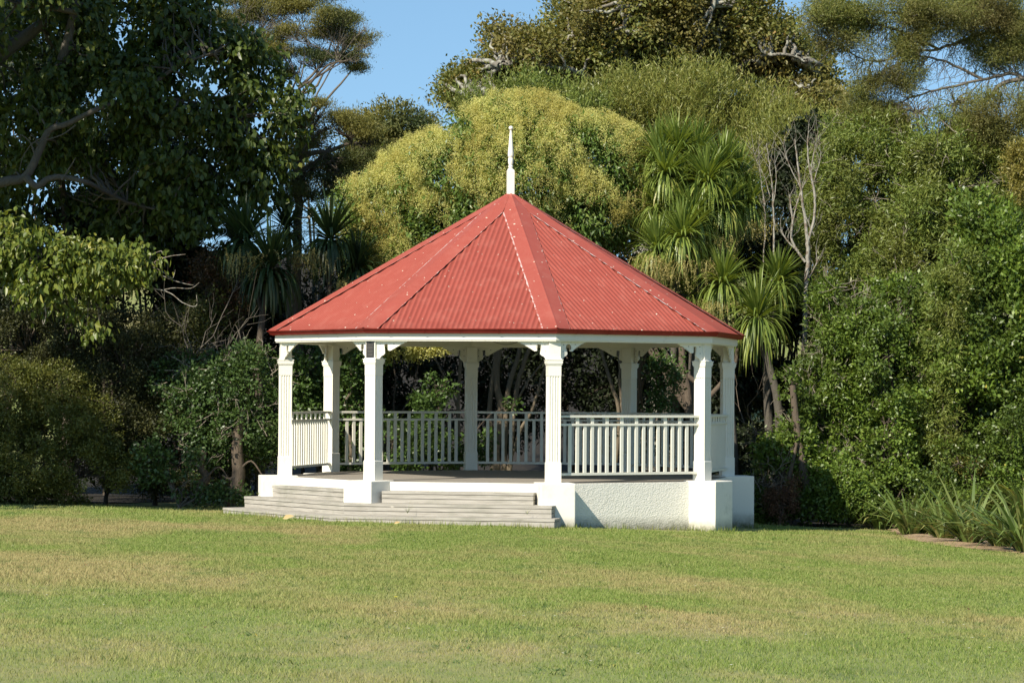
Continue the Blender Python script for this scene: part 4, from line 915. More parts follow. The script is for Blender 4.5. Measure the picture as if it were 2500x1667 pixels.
# ---- trees behind on the skyline, left of the flowering tree
shrub('olive_tree', 'rounded olive-brown tree top on the skyline left of the flowering tree', [(965, 300, 75, 50, 0, 1.2), (910, 330, 60, 45, 0, 1.2), (1010, 330, 60, 50, 0, 1.0), (880, 420, 80, 80, .3, 1.2), (950, 400, 80, 80, 0, 1.2)], 13, 'kanuka', 230, 40, 3, (0.07, 0.03), .3, cat='tree', base=940, stemr=.1, part='crown', bark='grey')
shrub('sparse_tree', 'thin half-bare autumn tree behind the left kanuka', [(800, 400, 90, 90, 0, 1.0), (760, 500, 80, 80, 0, 1.0), (740, 350, 70, 90, 0, 1.), (850, 480, 70, 70, 0, 1.)], 11, 'oak', 130, 12, 3, (0.05, 0.03), .3, cat='tree', base=780, stemr=.07, frac=1.0, part='crown', bark='lichen')
shrub('red_leaved_shrub', 'dark shrub with reddish leaves in the gap left of the shaded cabbage tree', [(520, 690, 45, 50, 0, .5), (555, 740, 50, 50, 0, .5), (500, 650, 30, 35, 0, .4)], 5.4, 'red', 60, 20, 3, (0.05, 0.03), .2, base=530)
shrub('yellowing_shrub', 'shrub with scattered yellow leaves in the shade left of the roof corner', [(510, 730, 50, 35, 0, .4), (450, 790, 70, 50, 0, .5), (520, 800, 60, 50, 0, .5)], 5.0, 'bush', 55, 18, 3, (0.045, 0.03), .2, base=500)

# ---- F: flowering privet dome
spec = [(1170, 375, 110, 85, -.1, 1.0), (1370, 365, 100, 75, -.1, 1.0), (1270, 352, 140, 95, 0, 1.2), (1110, 440, 140, 95, -.2, 1.2), (1430, 405, 140, 100, 0, 1.2), (1270, 450, 180, 130, -.5, 1.2), (980, 520, 120, 100, 0, 1.0), (1120, 570, 150, 100, -.5, 1.0), (1420, 510, 120, 110, -.3, 1.1), (915, 620, 75, 75, 0, .8), (930, 540, 75, 60, .1, .8), (1530, 440, 70, 90, .2, .9), (860, 510, 45, 40, .1, .5), (990, 640, 90, 60, -.3, .7), (1500, 520, 70, 80, .4, .8), (1290, 300, 60, 45, .1, .8), (1020, 430, 80, 55, .1, .8)]
Yp = 6.3
t = thing('flowering_tree', 'broad domed tree covered in cream-yellow flower sprays directly behind the bandstand roof', 'tree', tuple(base_at(1210, Yp))); C, Rr = ells(spec, Yp)
f, nn, P = clumped(C, Rr, 1050, 30, 0.26, jit=.07, hol=-9)
o = crown('crown', t, [leaves_at(f, nn, 3, .05, .095, .034, droop=.45, out=.7, curl=.25)], LM['privet']); place(o, t)
Pf, Nf = sample(C, Rr, 3600, lo=.93, jit=.07, hol=-9); up_ok = (Nf[:, 2] > -0.35) | (rng.random(len(Nf)) < .25)
nz = np.sin(Pf[:, 0]*2.6+1)+np.sin(Pf[:, 2]*3.1+Pf[:, 0])+np.sin(Pf[:, 0]*6.5+Pf[:, 2]*5.2); up_ok &= (nz > -0.75-1.4*Nf[:, 2]); Pf = Pf[up_ok]; Nf = Nf[up_ok]; Pf = Pf+Nf*.10
m_ = len(Pf)*90; i = np.repeat(np.arange(len(Pf)), 90); ax = nrm(Nf[i]*.6+UPV*.8+rng.normal(size=(m_, 3))*.12); s = rng.random(m_)
pp = Pf[i]+ax*(s*.20)[:, None]+rng.normal(size=(m_, 3))*(.065*(1.1-s*.8))[:, None]
q = leaf_quads(pp, nrm(rand_dir(m_)+UPV*.5), rand_dir(m_), rng.uniform(.014, .034, m_), rng.uniform(.009, .016, m_)); r = np.clip(.55*rng.random(m_)+.5*rng.random(len(Pf))[i], 0, 1)
o = obj('flower_sprays', quads_mesh('flower_sprays', q.astype(np.float32), rnd=r), LM['flower'], t); place(o, t)
pp = []
for pts, r in ([(1215, 1200), (1212, 1100), (1222, 1000), (1212, 930), (1220, 850), (1235, 740), (1250, 620)], .075), ([(1228, 1190), (1235, 1010), (1245, 930), (1268, 860), (1275, 740), (1330, 600)], .055), ([(1205, 1190), (1196, 1030), (1202, 930), (1210, 860), (1190, 740), (1130, 620)], .05), ([(1240, 1180), (1262, 950), (1290, 860), (1340, 740), (1400, 600)], .05), \
        ([(1238, 1150), (1270, 1050), (1300, 1000), (1330, 900), (1360, 830), (1420, 740)], .035), ([(1250, 1000), (1290, 930), (1330, 880), (1350, 850)], .022), ([(1120, 1180), (1118, 1010), (1120, 960), (1125, 850), (1110, 740), (1040, 640)], .04), ([(1120, 1000), (1085, 920), (1055, 860), (1030, 800), (990, 680)], .022), ([(1215, 930), (1180, 860), (1150, 800)], .02), ([(1500, 1150), (1512, 1020), (1490, 930), (1470, 860), (1465, 780), (1450, 640)], .04), ([(1530, 1150), (1515, 960), (1512, 880), (1500, 740)], .03):
    pp.append(pl_(pts, Yp+1.3, r, r*.55))
H = np.concatenate([p[0][-4:] for p in pp])
for c in P[rng.random(len(P)) < .35]: j = np.argmin(np.linalg.norm(H-c, axis=1)); pp.append((wob(H[j], c, 6, .08), rad(.016, .005, 6)))
o = obj('trunk', tube_mesh('trunk', pp, 8), BK['tan'], t); place(o, t)

# ---- trunk group behind the right half of the bandstand
t = thing('multi_stemmed_tree', 'leafless brown forked trunks seen through the bandstand near its right front column', 'tree', tuple(base_at(1670, 4.3)))
pp = [pl_(p, 4.3, a, b_) for p, a, b_ in [([(1690, 1200), (1685, 1050), (1678, 960), (1668, 900), (1665, 850), (1668, 800), (1670, 740)], .085, .045), ([(1680, 980), (1650, 925), (1620, 895), (1590, 860), (1575, 830), (1560, 800)], .06, .04), ([(1684, 1010), (1645, 950), (1630, 925), (1615, 890), (1600, 850)], .05, .03), ([(1695, 930), (1660, 900), (1640, 880), (1618, 850), (1600, 800)], .045, .03), ([(1690, 1020), (1740, 960), (1790, 900), (1800, 850)], .05, .03)]]
o = obj('trunk', tube_mesh('trunk', pp, 8), BK['brown'], t); place(o, t)
shrub('climbing_shrub', 'upright shrub with small bright leaves seen through the bandstand right of its rear right column', [(1625, 940, 30, 60, 0, .3), (1610, 990, 40, 50, 0, .3), (1650, 890, 30, 40, 0, .3), (1600, 900, 20, 30, 0, .2), (1590, 1060, 60, 50, 0, .4)], 3.4, 'glossy', 60, 14, 3, (.055, .035), .14, base=1625, frac=.6)
# ---- G: green shrubs seen through the left half of the bandstand
shrub('camellia_shrub', 'dense glossy green shrub seen between the two left columns of the bandstand', [(745, 900, 60, 80, 0, .6), (870, 900, 55, 80, .1, .6), (740, 1020, 70, 80, 0, .6), (850, 1030, 70, 90, 0, .6), (800, 940, 60, 90, .2, .6), (870, 1110, 60, 50, -.1, .4), (710, 960, 50, 100, .2, .5)], 5.0, 'glossy', 300, 26, 3, (.065, .042), .17, base=800, hexa=False)
shrub('camellia_shrub', 'low leafy shrub behind the rear railing left of the rear middle column', [(1060, 1060, 70, 60, 0, .5), (1110, 1090, 60, 50, 0, .5), (960, 1070, 60, 50, 0, .4), (1010, 1110, 70, 40, 0, .4), (1050, 1000, 50, 30, .1, .3), (1180, 1090, 25, 40, 0, .2)], 4.8, 'glossy', 110, 22, 3, (.065, .042), .15, base=1050)
shrub('camellia_shrub', 'loose shrub with shiny dark leaves left of the rear middle column of the bandstand', [(1075, 950, 50, 30, 0, .3), (1040, 980, 40, 20, 0, .3), (1060, 915, 30, 20, 0, .2), (1250, 985, 16, 10, 0, .1)], 5.4, 'glossy', 13, 14, 3, (.075, .042), .13, base=1070, frac=.9, lo=.2, hol=-.1)
shrub('flowering_shrub', 'olive foliage with cream flowers hanging below the beam right of the plaque column', [(960, 850, 80, 22, 0, .4), (1030, 845, 70, 18, 0, .4), (900, 860, 50, 26, 0, .3)], 6.0, 'flower', 60, 26, 4, (.05, .022), .16, base=960)
shrub('ivy_trunk', 'ivy-covered trunk seen just right of the left rear column of the bandstand', [(858, 900, 12, 60, 0, .2), (862, 980, 16, 60, 0, .2)], 4.6, 'glossy', 16, 10, 2, (.05, .04), .1, cat='tree', base=858, stemr=.08, bark='tan')

# ---- H: big oak behind
spec = [(1310, 150, 90, 75, 0, 2.0), (1225, 175, 60, 60, 0, 1.3), (1130, 225, 70, 40, 0, 1.3), (1450, 80, 120, 90, .5, 2.2), (1580, 40, 150, 110, 0, 2.2), (1740, 60, 150, 110, .3, 2.2), (1860, 110, 110, 90, 0, 1.8), (1950, 180, 90, 70, 0, 1.5), (1480, 160, 150, 70, .5, 2.0), (1700, 170, 140, 70, .5, 2.0), (1340, 200, 120, 70, .5, 1.8), (1210, 95, 26, 36, 0, .6), (1990, 240, 60, 45, 0, 1.2), (1220, 270, 90, 60, .3, 1.3), (1900, 270, 80, 60, .5, 1.5), (1640, -30, 200, 80, 0, 2.2), (1545, -20, 130, 80, .5, 2)]
Yo = 19
t = thing('oak_tree', 'huge spreading oak with bronze-green leaves and pale lichened limbs on the skyline', 'tree', tuple(base_at(1600, Yo))); C, Rr = ells(spec, Yo)
f, nn, P = clumped(C, Rr, 1150, 44, 0.34, lo=.5, jit=.16, hol=-.9)
o = crown('crown', t, [leaves_at(f, nn, 4, .09, .085, .052, out=.6, rnd_=1.2)], LM['oak']); place(o, t)
fk = at(1610, 330, Yo); pp = [(poly([base_at(1600, Yo), at(1600, 600, Yo), fk], 4), rad(.6, .42, 9))]
hub = []
for pts, r in ([(1610, 330), (1500, 240), (1440, 190), (1380, 170), (1280, 150), (1220, 160)], .16), ([(1610, 330), (1560, 200), (1520, 110), (1525, 50), (1500, -20)], .2), ([(1610, 330), (1680, 200), (1730, 60), (1745, 0)], .16), ([(1610, 330), (1750, 200), (1830, 150), (1900, 130), (1970, 150)], .15), ([(1610, 330), (1620, 130), (1640, 20), (1690, -60)], .16), ([(1610, 330), (1480, 290), (1350, 250), (1260, 230), (1150, 230)], .14), ([(1610, 330), (1760, 290), (1870, 260), (1960, 220)], .12), \
        ([(1500, 145), (1560, 120), (1580, 60)], .09), ([(1520, 60), (1470, 50), (1440, 80)], .07), ([(1700, 130), (1740, 90), (1760, 60)], .07), ([(1540, 130), (1470, 120), (1400, 90)], .08), ([(1350, 180), (1350, 200), (1355, 240)], .05):
    for dy in (-1.6,): p = pl_([(x, y, dy*min(1, i_/3)) for i_, (x, y) in enumerate(pts)], Yo, r*.42, r*.15, 5, .12); pp.append(p); hub.append(p[0][4:])
H = np.concatenate(hub)
for c in P: 
    j = np.argmin(np.linalg.norm(H-c, axis=1)+rng.random(len(H))*.4); L = np.linalg.norm(H[j]-c); pp.append((wob(H[j], c, 7, .14), rad(.03+.022*L, .014, 7)))
o = obj('trunk', tube_mesh('trunk', pp, 6), BK['lichen'], t); place(o, t)
shrub('oak_tree', 'smaller bronze-green tree standing on the skyline right of the huge oak', [(2000, 250, 60, 50, 0, 1.2), (1960, 300, 80, 55, 0, 1.2), (2030, 310, 50, 40, 0, 1.0)], 17, 'oak', 90, 34, 3, (.09, .05), .34, cat='tree', base=1990, stemr=.1, frac=1., part='crown', bark='lichen', lo=.4)

# ---- I: fine upright willow mass in front of the oak
def upright(name, label, spec, Y, n, mat, L=.10, W=.014, cat='tree', group=None, base=None, per=26, slen=.45, stem=.05, bark='grey', lo=.5):
    """long upright wands set with narrow leaves"""
    t = thing(name, label, cat, tuple(base_at(base or spec[0][0], Y)), group); C, Rr = ells(spec, Y); P, N = sample(C, Rr, n, lo=lo, jit=.1)
    d = nrm(N*.35+UPV*.9+rng.normal(size=(n, 3))*.22); sl = slen*rng.uniform(.6, 1.4, n)
    i = np.repeat(np.arange(n), per); s = np.tile(np.linspace(-.1, 1, per), n)+rng.normal(size=n*per)*.03
    p = P[i]+d[i]*(sl[i]*s)[:, None]+rng.normal(size=(n*per, 3))*.022; dd = nrm(d[i]*.75+rng.normal(size=(n*per, 3))*.45)
    q = leaf_quads(p, dd, rand_dir(n*per), L*rng.uniform(.6, 1.3, n*per), W*rng.uniform(.7, 1.3, n*per), .1, .1); r = np.clip(rng.random(n*per)*.6+rng.random(n)[i]*.4, 0, 1)
    o = crown('crown', t, [(q, r)], LM[mat]); place(o, t)
    k = rng.integers(0, n, min(n, 260)); pp = limbs(base_at(base or spec[0][0], Y), C, Rr, P[k], stem, frac=1.0); o = obj('trunk', tube_mesh('trunk', pp, 5), BK[bark], t); place(o, t); return t
upright('willow_tree', 'broad mass of fine upright olive willow shoots between the oak and the flowering tree', [(1560, 290, 150, 75, 0, 1.4), (1690, 270, 140, 75, 0, 1.4), (1840, 330, 120, 85, 0, 1.3), (1450, 300, 100, 50, .4, 1.2), (1640, 340, 170, 90, -.4, 1.3), (1800, 380, 140, 90, -.3, 1.2), (1930, 360, 100, 80, 0, 1.2)], 12.5, 3900, 'willow', per=22, L=.11, W=.017)
upright('willow_tree', 'darker fine-leaved shrub top between the left end of the oak and the flowering tree', [(1350, 275, 90, 45, 0, 1.0), (1270, 262, 80, 35, .2, 1.0), (1420, 310, 70, 50, 0, 1.0), (1170, 285, 60, 30, .3, .8)], 11.5, 800, 'wattle', per=22, L=.10, W=.02)
upright('willow_tree', 'feathery willow growth behind the bare white tree at right', [(1900, 400, 90, 80, 0, 1.0), (1960, 470, 90, 90, 0, 1.0), (1860, 480, 80, 80, 0, 1.), (2020, 400, 70, 70, 0, 1.)], 9.5, 1100, 'willow', per=22, L=.10, W=.018)
shrub('dark_evergreen', 'dark rounded evergreen right behind the bare white tree', [(1990, 330, 45, 35, 0, .6), (1960, 400, 60, 60, 0, .8), (1940, 480, 60, 70, 0, .8), (2010, 430, 40, 60, 0, .8), (1930, 560, 80, 80, .2, .8)], 8.6, 'under', 170, 26, 3, (.09, .06), .22, cat='tree', base=1960, part='crown')

# ---- K: bare white tree
t = thing('dead_tree', 'bare pale lichened tree with upright forking branches standing right of the cabbage trees', 'tree', tuple(base_at(1962, 5.3)))
K = [([(1962, 1180), (1958, 1000), (1962, 850), (1966, 760), (1968, 700), (1972, 640), (1972, 590)], .085, .055), ([(1972, 590), (1966, 540), (1960, 500), (1955, 460), (1950, 420), (1944, 370), (1940, 340)], .05, .015), ([(1972, 590), (1985, 545), (1990, 490), (1985, 450), (1975, 400), (1972, 350), (1974, 320)], .045, .012), ([(1966, 640), (1945, 610), (1932, 580), (1935, 540), (1930, 500), (1928, 475)], .04, .02), ([(1935, 545), (1945, 500), (1955, 470), (1962, 450)], .022, .015), ([(1990, 490), (1980, 420), (1990, 360), (1998, 320)], .022, .008), ([(1955, 460), (1930, 410), (1918, 380), (1912, 350)], .018, .006), ([(1985, 450), (2000, 400), (2005, 370)], .016, .006),
     ([(1968, 690), (1985, 660), (1998, 632)], .022, .012), ([(1960, 500), (1972, 540), (1988, 575)], .018, .012), ([(1880, 760), (1888, 640), (1890, 560), (1888, 500), (1886, 460), (1878, 400), (1872, 350)], .035, .012), ([(1888, 500), (1895, 440), (1892, 400)], .015, .008), ([(1945, 612), (1920, 585), (1905, 560)], .03, .012), ([(1880, 480), (1865, 430), (1850, 400), (1840, 370)], .014, .005), ([(1868, 500), (1862, 470), (1858, 440), (1852, 380), (1854, 330)], .015, .005), ([(1864, 640), (1868, 540), (1864, 480)], .02, .012)]
pp = [pl_([(x, y, 0) for x, y in p], 5.3, a, b_, 5, .05) for p, a, b_ in K]
for base_, ra in list(pp[1:]):
    for _ in range(9):
        j = rng.integers(len(base_)//3, len(base_)); d = nrm((UPV*.8+rand_dir(1)[0]*.55)); pp.append((wob(base_[j], base_[j]+d*rng.uniform(.2, .6), 5, .1), rad(.006, .002, 5)))
pp = [(q[0], q[1]*.62) for q in pp]
o = obj('trunk', tube_mesh('trunk', pp, 6), BK['pale'], t); place(o, t)
t = thing('dead_sapling', 'thin leaning tan stem standing between the bare white tree and the green shrubs', 'tree', tuple(base_at(1975, 4.8)))
o = obj('trunk', tube_mesh('trunk', [pl_([(1965, 1000), (1972, 870), (1990, 810), (2008, 760), (2013, 720), (2014, 650)], 4.8, .030, .012), pl_([(1990, 815), (2003, 790), (2006, 770)], 4.8, .016, .010)], 6), BK['tan'], t); place(o, t)

# ---- L: kanuka hanging in from the top right
Yk = 7.2
t = thing('kanuka_tree', 'wind-swept kanuka with drooping fine foliage hanging in from the top right corner', 'tree', tuple(base_at(2680, Yk)))
spec = [(2020, 30, 70, 42, 0, .7), (2110, 40, 90, 45, .2, .8), (2230, 30, 100, 50, 0, .9), (2050, 100, 75, 34, .1, .6), (2140, 130, 80, 46, 0, .7), (2120, 210, 55, 50, 0, .5), (2100, 275, 46, 34, 0, .4), (2220, 110, 70, 40, .1, .6), (2340, 50, 100, 55, 0, .9), (2450, 60, 90, 60, 0, .9), (2420, 135, 90, 40, .2, .8), (2370, 5, 140, 45, .3, 1.0), (2210, 190, 60, 40, .1, .5), (2170, 280, 50, 34, .2, .5), (2500, 120, 60, 50, .1, .6)]
C, Rr = ells(spec, Yk); f, nn, P = clumped(C, Rr, 760, 34, .20, lo=.2, jit=.2, hol=-.6)
o = crown('crown', t, [leaves_at(f, nn, 7, .05, .055, .011, up=.1, out=.5, rnd_=1.3, fold=.0)], LM['kanuka2']); place(o, t)
pp = [pl_([(2680, 1200), (2660, 700), (2640, 350), (2620, 160), (2600, 60)], Yk, .2, .12)]
for e, r in (([(2640, 220), (2560, 190), (2500, 192), (2440, 208), (2420, 235), (2395, 250)], .06), ([(2610, 100), (2540, 70), (2450, 45), (2410, 5)], .07), ([(2560, 75), (2440, 75), (2360, 95), (2290, 120), (2210, 130)], .045), ([(2500, 192), (2470, 180), (2400, 195), (2310, 215), (2250, 230), (2180, 255)], .035), ([(2400, 195), (2340, 165), (2290, 145), (2230, 140), (2150, 180)], .03), ([(2290, 120), (2180, 70), (2080, 50), (2000, 45)], .028), ([(2210, 130), (2130, 150), (2040, 110)], .022), ([(2180, 255), (2130, 270), (2090, 290)], .014), ([(2250, 35), (2160, 30), (2060, 20)], .02), ([(2450, 45), (2350, 30), (2250, 35)], .04)):
    pp.append(pl_(e, Yk, r, r*.4, 5, .06))
H = np.concatenate([p[0][2:] for p in pp[1:]])
for c in P: j = np.argmin(np.linalg.norm(H-c, axis=1)+rng.random(len(H))*.5); L = np.linalg.norm(H[j]-c); pp.append((wob(H[j], c+np.array([-.1, 0, -.1]), 7, .12, (0, 0, -.06)), rad(.006+.008*L, .003, 7)))
for _ in range(420):          # bare hanging twigs
    a = H[rng.integers(len(H))]; pp.append((wob(a, a+np.array([rng.normal()*.25-.15, rng.normal()*.2, -rng.uniform(.1, .7)]), 6, .12), rad(.006, .002, 6)))
o = obj('trunk', tube_mesh('trunk', pp, 5), BK['grey'], t); place(o, t)
shrub('kanuka_bush', 'golden-olive fine-leaved bush on the right edge under the hanging kanuka', [(2440, 290, 100, 60, 0, .9), (2380, 340, 80, 55, 0, .8), (2480, 340, 70, 60, 0, .9), (2500, 260, 70, 40, .2, .8)], 6.6, 'kanuka2', 170, 60, 4, (.05, .014), .24, cat='tree', part='crown', base=2440, up=.3)
shrub('grey_twig_bush', 'thin grey-brown twiggy growth hanging under the kanuka at right', [(2240, 270, 90, 36, 0, .6), (2330, 250, 80, 36, 0, .6), (2200, 320, 60, 30, 0, .5), (2310, 310, 80, 36, 0, .5)], 7.0, 'kanuka2', 90, 14, 3, (.05, .012), .25, base=2260, frac=1., bark='grey', cat='tree', part='crown')
shrub('golden_shrub', 'golden yellow foliage at the right edge of the picture', [(2490, 400, 26, 50, 0, .4), (2500, 460, 18, 40, 0, .3)], 4.8, 'gold', 30, 40, 4, (.06, .025), .16, base=2500, cat='shrub')

# ---- M: right mid foliage (narrow glossy leaves)
kwm = dict(out=.5, rnd_=1.0, up=.1, curl=.12)
shrub('narrow_leaved_tree', 'tall dense tree with narrow shiny olive leaves right of the bare white tree', [(2070, 420, 100, 110, 0, 1.0), (2130, 350, 100, 80, .2, 1.0), (2040, 540, 90, 110, 0, .9), (2110, 620, 100, 120, -.2, .9), (2180, 480, 100, 110, 0, 1.0), (2020, 680, 70, 90, 0, .8), (2060, 330, 60, 50, .3, .7)], 7.2, 'wattle', 620, 34, 4, (.085, .018), .22, cat='tree', part='crown', base=2090, bark='grey', stemr=.07, bare=110, hol=-.35, **kwm)
shrub('narrow_leaved_tree', 'dense tree with narrow bright leaves and orange flecks near the right edge', [(2290, 370, 100, 90, 0, 1.0), (2370, 460, 110, 110, 0, 1.0), (2260, 520, 110, 110, -.2, 1.0), (2450, 520, 90, 120, 0, 1.0), (2210, 640, 110, 110, -.3, .9), (2330, 620, 110, 90, -.2, .9)], 6.6, 'wattle', 640, 34, 4, (.085, .019), .22, cat='tree', part='crown', base=2320, bark='grey', stemr=.07, bare=110, hol=-.35, **kwm)
# ---- N: right lower shrubs
shrub('rounded_leaf_shrub', 'big shrub with bright rounded leaves bulging in at the right edge', [(2440, 640, 110, 130, 0, 1.0), (2480, 780, 100, 140, -.2, 1.0), (2380, 760, 100, 110, -.2, .9), (2420, 900, 120, 110, -.3, 1.0), (2520, 950, 90, 150, -.3, 1.0), (2330, 850, 90, 90, -.2, .8), (2390, 520, 60, 60, .2, .6)], 4.2, 'green', 620, 30, 3, (.075, .05), .21, base=2430, bark='grey', up=.3)
shrub('dense_green_shrub', 'large dark-green dense shrub above the strap-leaved plants right of centre', [(2200, 780, 110, 110, 0, .9), (2270, 920, 120, 120, -.1, 1.0), (2190, 1010, 110, 110, -.1, .9), (2330, 1040, 110, 110, -.2, .9), (2430, 1080, 110, 100, -.1, .9), (2120, 900, 80, 110, .1, .8)], 4.4, 'green', 620, 32, 3, (.065, .038), .21, base=2230, bark='brown', bare=120, hol=-.3)
shrub('feathery_leaved_tree', 'slender tree with bright rows of pointed leaves between the bandstand and the dense shrub', [(2050, 820, 70, 80, 0, .6), (2030, 930, 80, 80, 0, .6), (2090, 980, 70, 80, 0, .6), (2040, 740, 60, 60, .1, .5), (2100, 780, 60, 70, .1, .5), (2000, 860, 50, 70, .1, .5), (2080, 1060, 70, 60, 0, .5)], 4.0, 'green', 330, 24, 3, (.08, .026), .18, base=2075, bark='tan', frac=.7, stemr=.03, bare=110, hol=-.3, **kwm)
t, C, Rr, P = shrub('glossy_shrub', 'leafy shrub with brown stems between the right pier and the strap-leaved plants', [(1895, 1110, 50, 50, 0, .4), (1870, 1170, 40, 50, 0, .4), (1945, 1070, 40, 110, .1, .4), (1940, 960, 35, 60, .1, .3), (1960, 1210, 60, 50, 0, .4), (2010, 1160, 70, 80, .1, .5), (1880, 1240, 50, 30, 0, .3), (1990, 1240, 70, 35, 0, .3), (2120, 1150, 80, 80, .2, .5)], 3.4, 'green', 260, 22, 3, (.07, .04), .16, base=1930, bark='brown', frac=.8, bare=110, hol=-.3)
shrub('glossy_shrub', 'darker glossy shrub pushing out of the right-hand bank beside the feathery tree', [(2150, 880, 60, 70, 0, .5), (2190, 960, 50, 60, 0, .4), (2160, 800, 40, 50, .1, .4), (2170, 1050, 60, 70, 0, .4), (2180, 1140, 70, 60, 0, .4)], 3.3, 'green', 120, 24, 3, (.06, .038), .16, base=2170, bare=0, hol=-.3)
shrub('glossy_shrub', 'dark shrub with small shiny leaves low on the right edge above the flax', [(2480, 1060, 70, 60, 0, .5), (2430, 1130, 60, 50, 0, .4), (2340, 1120, 60, 50, 0, .5), (2470, 1170, 80, 50, 0, .5), (2380, 1190, 80, 50, 0, .5)], 3.0, 'green', 130, 24, 3, (.06, .035), .16, base=2440, bare=0, hol=-.3)
shrub('narrow_leaved_shrub', 'olive narrow-leaved shrub wedged between the two big rounded shrubs at right', [(2310, 720, 60, 70, 0, .5), (2330, 640, 50, 50, .1, .5), (2300, 800, 40, 50, 0, .4), (2310, 890, 50, 60, 0, .4), (2290, 990, 60, 70, 0, .4), (2310, 1090, 60, 60, 0, .4)], 3.5, 'wattle', 130, 30, 4, (.08, .018), .18, base=2310, bare=0, hol=-.3)
shrub('low_green_shrub', 'low leafy undergrowth between the leaning trunk and the strap-leaved plants', [(2060, 1190, 60, 60, 0, .4), (2120, 1210, 60, 50, 0, .4), (2200, 1200, 70, 60, 0, .4), (2270, 1210, 60, 50, 0, .4), (2020, 1240, 50, 30, 0, .3)], 3.0, 'green', 200, 22, 3, (.055, .034), .15, base=2130, bark='brown', hol=-.5)
t = thing('leaning_tree', 'leaning brown trunk right of the bandstand rising from the shrubs', 'tree', tuple(base_at(1975, 3.2)))
o = obj('trunk', tube_mesh('trunk', [pl_([(1985, 1260), (1976, 1200), (1964, 1160), (1955, 1110), (1945, 1040), (1935, 940)], 3.2, .10, .05), pl_([(1925, 1170), (1935, 1130), (1945, 1080)], 3.1, .03, .03)], 9), BK['brown'], t); place(o, t)
LM['litter'] = leaf_mat('dead_brown_leaf', [(0, (0.07, 0.03, 0.016)), (1, (0.20, 0.10, 0.05))], .8, .1, gain=1.0)
shrub('brown_litter_shrub', 'clump of dead red-brown leaves at the foot of the leaning trunk', [(1905, 1225, 34, 40, 0, .25), (1930, 1180, 22, 30, 0, .2)], 2.9, 'litter', 30, 26, 4, (.05, .012), .1, base=1905, frac=1, bark='brown', cat='dead leaves')
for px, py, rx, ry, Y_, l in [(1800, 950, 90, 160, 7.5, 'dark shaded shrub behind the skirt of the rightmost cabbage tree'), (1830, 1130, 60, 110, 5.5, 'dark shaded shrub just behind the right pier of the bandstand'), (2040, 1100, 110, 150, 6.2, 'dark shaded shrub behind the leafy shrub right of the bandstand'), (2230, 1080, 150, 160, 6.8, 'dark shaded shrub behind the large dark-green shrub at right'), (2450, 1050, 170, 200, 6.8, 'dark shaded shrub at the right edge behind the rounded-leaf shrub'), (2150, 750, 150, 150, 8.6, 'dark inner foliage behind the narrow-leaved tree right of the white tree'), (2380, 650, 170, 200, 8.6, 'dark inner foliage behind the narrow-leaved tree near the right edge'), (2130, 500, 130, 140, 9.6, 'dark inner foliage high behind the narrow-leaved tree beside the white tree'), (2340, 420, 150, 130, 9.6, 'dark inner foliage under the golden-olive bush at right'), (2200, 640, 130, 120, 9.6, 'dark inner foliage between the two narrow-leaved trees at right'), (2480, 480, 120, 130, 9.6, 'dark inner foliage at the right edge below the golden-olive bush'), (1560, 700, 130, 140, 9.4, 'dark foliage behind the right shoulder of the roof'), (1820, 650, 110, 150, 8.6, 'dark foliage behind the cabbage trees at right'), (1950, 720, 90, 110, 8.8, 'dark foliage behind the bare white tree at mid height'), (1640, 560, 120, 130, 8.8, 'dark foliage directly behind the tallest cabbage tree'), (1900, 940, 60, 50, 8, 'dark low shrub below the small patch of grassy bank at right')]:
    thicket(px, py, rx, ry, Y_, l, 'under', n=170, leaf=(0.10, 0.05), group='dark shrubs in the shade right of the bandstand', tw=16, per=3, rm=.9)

# ---- O: strap-leaved flax clumps along the bed
def clump(px, py, n, L, W, label, lean=0.5):
    p = ghit(px, py); t = thing('flax_plant', label, 'plant', tuple(p), 'strap-leaved plants along the garden bed')
    m_ = int(n*1.6); az = rng.random(m_)*6.283; el = rng.uniform(.25, 1.0, m_)**.8*1.25; D = nrm(np.stack([np.cos(az)*lean*1.1, np.sin(az)*lean*.9, el], 1)); P0 = np.zeros((m_, 3))+np.stack([np.cos(az)*.07, np.sin(az)*.07, np.zeros(m_)-.02], 1)*rng.uniform(.2, 1.4, (m_, 1))
    L *= 1.42; W *= 1.45; n = int(n*1.5)
    q = strap(P0, D, L*rng.uniform(.5, 1.1, m_), W*rng.uniform(.6, 1.2, m_), 5, rng.uniform(.3, 1.5, m_)); o = obj('leaves', quads_mesh('leaves', q, rnd=np.tile(rng.random(m_), 5)), LM['flax'], t); return t
FL = [(2098, 1280, 60, .75, .032, 'dark strap-leaved plant at the left end of the garden bed'), (2148, 1292, 46, .60, .028, 'second strap-leaved plant from the left, at the tip of the mulch'), (2222, 1308, 60, .78, .034, 'third strap-leaved plant from the left with a pale splayed base'), (2190, 1262, 40, .80, .035, 'strap-leaved plant behind the second and third plants from the left'), (2265, 1308, 45, .65, .03, 'bushy strap-leaved plant just right of the splayed one'), (2306, 1320, 70, .72, .034, 'strap-leaved plant with arching leaves over the mulch edge'), (2370, 1330, 70, .80, .042, 'low strap-leaved plant near the front of the bed'), (2400, 1290, 70, 1.15, .062, 'tall broad-leaved flax standing behind the low front plants'),
      (2447, 1340, 70, .75, .036, 'low arching strap-leaved plant second from the right edge'), (2480, 1300, 80, 1.25, .066, 'tallest broad-leaved flax near the right edge'), (2505, 1350, 60, .8, .04, 'low strap-leaved plant cut by the right edge of the picture'), (2540, 1310, 60, 1.2, .06, 'tall flax mostly outside the right edge'), (2340, 1280, 50, .95, .05, 'medium flax with upright leaves behind the middle of the bed')]
for a in FL: clump(*a)
